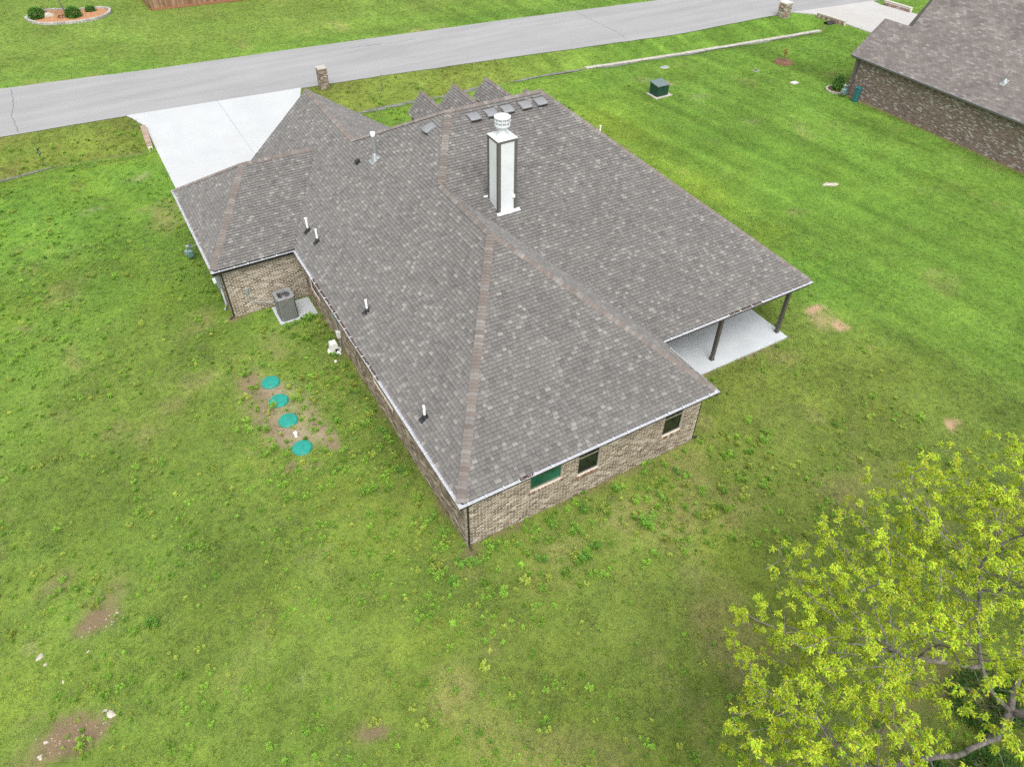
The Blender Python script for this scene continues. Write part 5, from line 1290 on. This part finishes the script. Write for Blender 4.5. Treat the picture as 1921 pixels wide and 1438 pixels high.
def weed_mesh(name, seed, stems, h, L, wd, spread):
    r = random.Random(seed); mb = MB()
    for k in range(stems):
        a = r.uniform(0, 6.283); q_ = spread*math.sqrt(r.random()) if stems > 1 else 0; b = np.array((q_*math.cos(a), q_*math.sin(a), 0.)); lean = np.array((math.cos(a), math.sin(a), 0))*r.uniform(.0, .35); hh = h*r.uniform(.6, 1.1)
        mb.tube([b, b+lean*hh*.5+(0,0,hh*.6), b+lean*hh+(0,0,hh)], .006, 3, cap=False)
        nl = r.randint(9, 15)
        for i in range(nl):
            s_ = .25+.75*i/nl; an = i*2.4+r.uniform(-.3, .3); p = b+lean*hh*s_+np.array((0,0,hh*s_)); el = r.uniform(.0, .7)+.5*s_
            leaf(mb, p, (math.cos(an), math.sin(an), el), L*r.uniform(.7, 1.2)*(1.15-.45*s_), wd*r.uniform(.8, 1.2), (1,1,1), .25)
    mb.c = []
    return mb.mesh(name, 'grass_blade')
def scatter(name, pts, rotz, scl, idx, tint, meshes, label, category, tilt=.15):
    """one object of kind stuff: tufts set on points by geometry nodes"""
    srcs = bpy.data.collections.new(name+'_shapes')          # not linked to the scene
    for k, me in enumerate(meshes): srcs.objects.link(bpy.data.objects.new('%s_shape_%02d' % (name, k), me))
    me = bpy.data.meshes.new(name); n_ = len(pts); me.vertices.add(n_); me.vertices.foreach_set('co', np.asarray(pts, 'f').ravel())
    a = me.attributes.new('tint', 'FLOAT_COLOR', 'POINT'); a.data.foreach_set('color', np.c_[tint, np.ones(n_)].astype('f').ravel())
    a = me.attributes.new('rot', 'FLOAT_VECTOR', 'POINT'); a.data.foreach_set('vector', np.stack([RNG.normal(0, tilt, n_), RNG.normal(0, tilt, n_), rotz], -1).astype('f').ravel())
    a = me.attributes.new('scl', 'FLOAT', 'POINT'); a.data.foreach_set('value', np.asarray(scl, 'f'))
    a = me.attributes.new('idx', 'INT', 'POINT'); a.data.foreach_set('value', np.asarray(idx, 'i'))
    me.materials.append(MATS['grass_blade'])
    ob = bpy.data.objects.new(name, me); COL.objects.link(ob); ob['kind'] = 'stuff'; ob['label'] = label; ob['category'] = category
    g = bpy.data.node_groups.new(name+'_nodes', 'GeometryNodeTree')
    g.interface.new_socket('Geometry', in_out='INPUT', socket_type='NodeSocketGeometry'); g.interface.new_socket('Geometry', in_out='OUTPUT', socket_type='NodeSocketGeometry')
    gi = g.nodes.new('NodeGroupInput'); go = g.nodes.new('NodeGroupOutput'); ci = g.nodes.new('GeometryNodeCollectionInfo'); ip = g.nodes.new('GeometryNodeInstanceOnPoints')
    ci.inputs[0].default_value = srcs; ci.inputs['Separate Children'].default_value = True; ci.inputs['Reset Children'].default_value = True
    ip.inputs['Pick Instance'].default_value = True
    def at(nm, tp):
        x = g.nodes.new('GeometryNodeInputNamedAttribute'); x.data_type = tp; x.inputs['Name'].default_value = nm; return [o_ for o_ in x.outputs if o_.enabled and o_.name == 'Attribute'][0]
    g.links.new(gi.outputs[0], ip.inputs['Points']); g.links.new(ci.outputs[0], ip.inputs['Instance'])
    g.links.new(at('idx', 'INT'), ip.inputs['Instance Index']); g.links.new(at('rot', 'FLOAT_VECTOR'), ip.inputs['Rotation']); g.links.new(at('scl', 'FLOAT'), ip.inputs['Scale'])
    g.links.new(ip.outputs[0], go.inputs[0])
    md = ob.modifiers.new('scatter', 'NODES'); md.node_group = g
    return ob
def grass():
    near = grid_pts(-16, 34, -15, 26, .17); far = grid_pts(-16, 80, 26, 76, .34); far2 = grid_pts(34, 80, 0, 26, .30)
    X = np.concatenate([near[0], far[0], far2[0]]); Y = np.concatenate([near[1], far[1], far2[1]]); S = np.concatenate([np.full(len(near[0]), .8), np.full(len(far[0]), 1.35), np.full(len(far2[0]), 1.2)])
    Z = gz(X, Y); k = in_frame(X, Y, Z) & ~blocked(X, Y); X, Y, Z, S = X[k], Y[k], Z[k], S[k]
    t, s, sc, wd = fields(X, Y)
    keep = RNG.random(len(X)) > np.clip((s-.22)*1.6, 0, .90); X, Y, Z, S, t, wd = X[keep], Y[keep], Z[keep], S[keep], t[keep], wd[keep]
    n_ = len(X); mw0 = np.clip(sstep(23, 29, X+.1*(Y-10))+sstep(44, 48, Y), 0, 1); tall = (.55+.8*fbm(X, Y, 2.5, 91))*np.where(RNG.random(n_) < .12, 1.6, 1.0)*(1-mw0)+mw0*(.62+.25*fbm(X, Y, 3.5, 92))
    mw = np.clip(sstep(23, 29, X+.1*(Y-10))+sstep(44, 48, Y), 0, 1)[:, None]; t = t*(1+(RNG.random((n_, 1))-.5)*.76*(1-.6*mw)); pick_ = .5+(RNG.random((n_, 1))-.5)*(1-.35*mw); t = np.where(pick_ < .16, t*.55+np.array((.135,.175,.03))*.75, np.where(pick_ > .90, t*.5+np.array((.125,.110,.06)), t))+RNG.normal(0, .008, (n_, 3)); t = np.clip(t, .01, 1)
    meshes = [clump_mesh('grass_tuft', 100+i, 34, .15, .062, .011) for i in range(5)]
    scatter('lawn_grass', np.stack([X, Y, Z], -1), RNG.uniform(0, 6.283, n_), S*tall*RNG.uniform(.8, 1.25, n_), RNG.integers(0, 5, n_), t, meshes, 'short patchy lawn grass around the house', 'grass', .1)
    return n_
print('grass', grass())
WEED = [weed_mesh('weed_shape', 200+i, st, h, L, wd, sp) for i, (st, h, L, wd, sp) in enumerate(((1,.16,.12,.020,0),(3,.20,.11,.018,.06),(5,.24,.11,.017,.11),(2,.12,.14,.024,.05),(8,.20,.10,.016,.18)))]
def weeds():
    X, Y = grid_pts(-16, 33, -14, 40, .33); Z = gz(X, Y); t, s, sc, wd = fields(X, Y)
    wallb = ((X > -2.2) & (X < .2) & (Y > -2) & (Y < 15)) | ((X > -1) & (X < 13) & (Y > -3.2) & (Y < .3)) | ((X > -4.5) & (X < -.8) & (Y > 5) & (Y < 14))
    clus = fbm(X, Y, 1.6, 141)
    p = (1-.96*sstep(19.5, 23.5, X-.12*(Y-10)))*(np.clip((wd-.2)*.9, 0, .75)*(clus > .44)*1.3+.42*wallb+.07)
    k = in_frame(X, Y, Z) & ~blocked(X, Y, .05) & (RNG.random(len(X)) < p); X, Y, Z = X[k], Y[k], Z[k]; n_ = len(X)
    base = np.array((.25,.43,.058)); yl = np.array((.36,.44,.080)); dk = np.array((.20,.36,.05)); q = RNG.random((n_, 1)); t = np.where(q < .55, base, np.where(q < .8, yl, dk))*RNG.uniform(.75, 1.2, (n_, 1))
    scatter('lawn_weeds', np.stack([X, Y, Z], -1), RNG.uniform(0, 6.283, n_), RNG.uniform(.28, 1.0, n_)**1.3*RNG.uniform(.75, 1.2, n_)*(1+.35*wallb[k]), RNG.integers(0, 5, n_), t, WEED, 'small bright green weeds scattered through the lawn', 'weeds', .15)
    return n_
print('weeds', weeds())
# taller weeds that can be told apart
def big_weed(x, y, s_, kind, col, label, group, seed):
    r = random.Random(seed); t = thing('weed', label, 'weed', (x, y, float(gz(x, y))), group); z = float(gz(x, y))
    st = MB(); lf_ = MB()
    for k in range(kind):
        a = r.uniform(0, 6.283); q_ = s_*.35*math.sqrt(r.random()); b = np.array((x+q_*math.cos(a), y+q_*math.sin(a), z)); hh = s_*r.uniform(.6, 1.1); ln = np.array((math.cos(a), math.sin(a), 0))*r.uniform(0, .4)
        st.tube([b, b+ln*hh*.5+(0,0,hh*.6), b+ln*hh+(0,0,hh)], [.008,.006,.003], 4)
        for i in range(14):
            q2 = .2+.8*i/14; an = i*2.4+r.uniform(-.3,.3); p = b+ln*hh*q2+np.array((0,0,hh*q2)); kk = r.uniform(.8, 1.2)
            leaf(lf_, p, (math.cos(an), math.sin(an), r.uniform(0,.6)+.5*q2), s_*.48*r.uniform(.7, 1.2)*(1.2-.5*q2), s_*.07, tuple(c*kk for c in col), .25)
    part(st, 'stem', 'leaf' if False else 'bark', t); part(lf_, 'leaves', 'leaf', t)
ORD = ['first','second','third','fourth','fifth','sixth','seventh','eighth','ninth','tenth','eleventh','twelfth','thirteenth','fourteenth','fifteenth','sixteenth']
r = random.Random(21)
GB1, GB2, GB3 = (.20,.38,.052), (.145,.30,.042), (.27,.38,.06)
spots = sorted([(1.2,-.1),(1.9,-.5),(2.6,-.15),(3.3,-.4),(3.9,-.9),(4.6,-.35),(5.3,-.7),(6.2,-.1),(6.9,-.5),(7.6,.0),(8.6,-.6),(9.6,.05),(2.2,-1.4),(4.1,-1.8),(5.9,-1.5),(7.4,-1.3)])
for i, (x, y) in enumerate(spots): big_weed(x, y, r.uniform(.22, .38), r.randint(2, 5), r.choice([GB1, GB1, GB2]), '%s leafy weed from the left in the belt below the back wall' % ORD[i], 'weeds along the back wall', 300+i)
for i in range(16):
    y = 1.0+i*.9+r.uniform(-.3, .3); big_weed(.0-r.uniform(.0, .35), y, r.uniform(.2, .36), r.randint(2, 5), r.choice([GB1, GB2, GB3]), '%s leafy weed from the near corner along the long side wall' % ORD[i], 'weeds along the side wall', 340+i)
for i in range(6): big_weed(-.75+.22*i, -.2+r.uniform(-.5,.3), r.uniform(.22,.36), r.randint(3,5), r.choice([GB1,GB2]), '%s leafy weed from the left clustered at the near house corner' % ORD[i], 'weeds at the house corner', 380+i)
big_weed(3.6, -2.0, .45, 4, GB2, 'tallest dark green weed in the lawn below the back wall', None, 391); big_weed(6.2, -1.9, .5, 7, GB1, 'broad bright green weed clump in the lawn below the middle window', None, 392); big_weed(-9.3, 2.6, .34, 8, GB2, 'dense dark green weed clump near the bare soil at lower left', None, 393)
for i in range(7): big_weed(10.7+i*1.05+r.uniform(-.2,.2), 2.85-r.uniform(0,.2), r.uniform(.16,.26), 2, GB2, '%s small weed from the left along the patio slab edge' % ORD[i], 'weeds along the patio edge', 400+i)
for i in range(7): big_weed(-1.4+i*.28+r.uniform(-.05,.05), 14.85-r.uniform(0,.25), r.uniform(.18,.28), 3, GB1, '%s bright weed from the left before the air conditioner pad' % ORD[i], 'weeds by the air conditioner', 420+i)
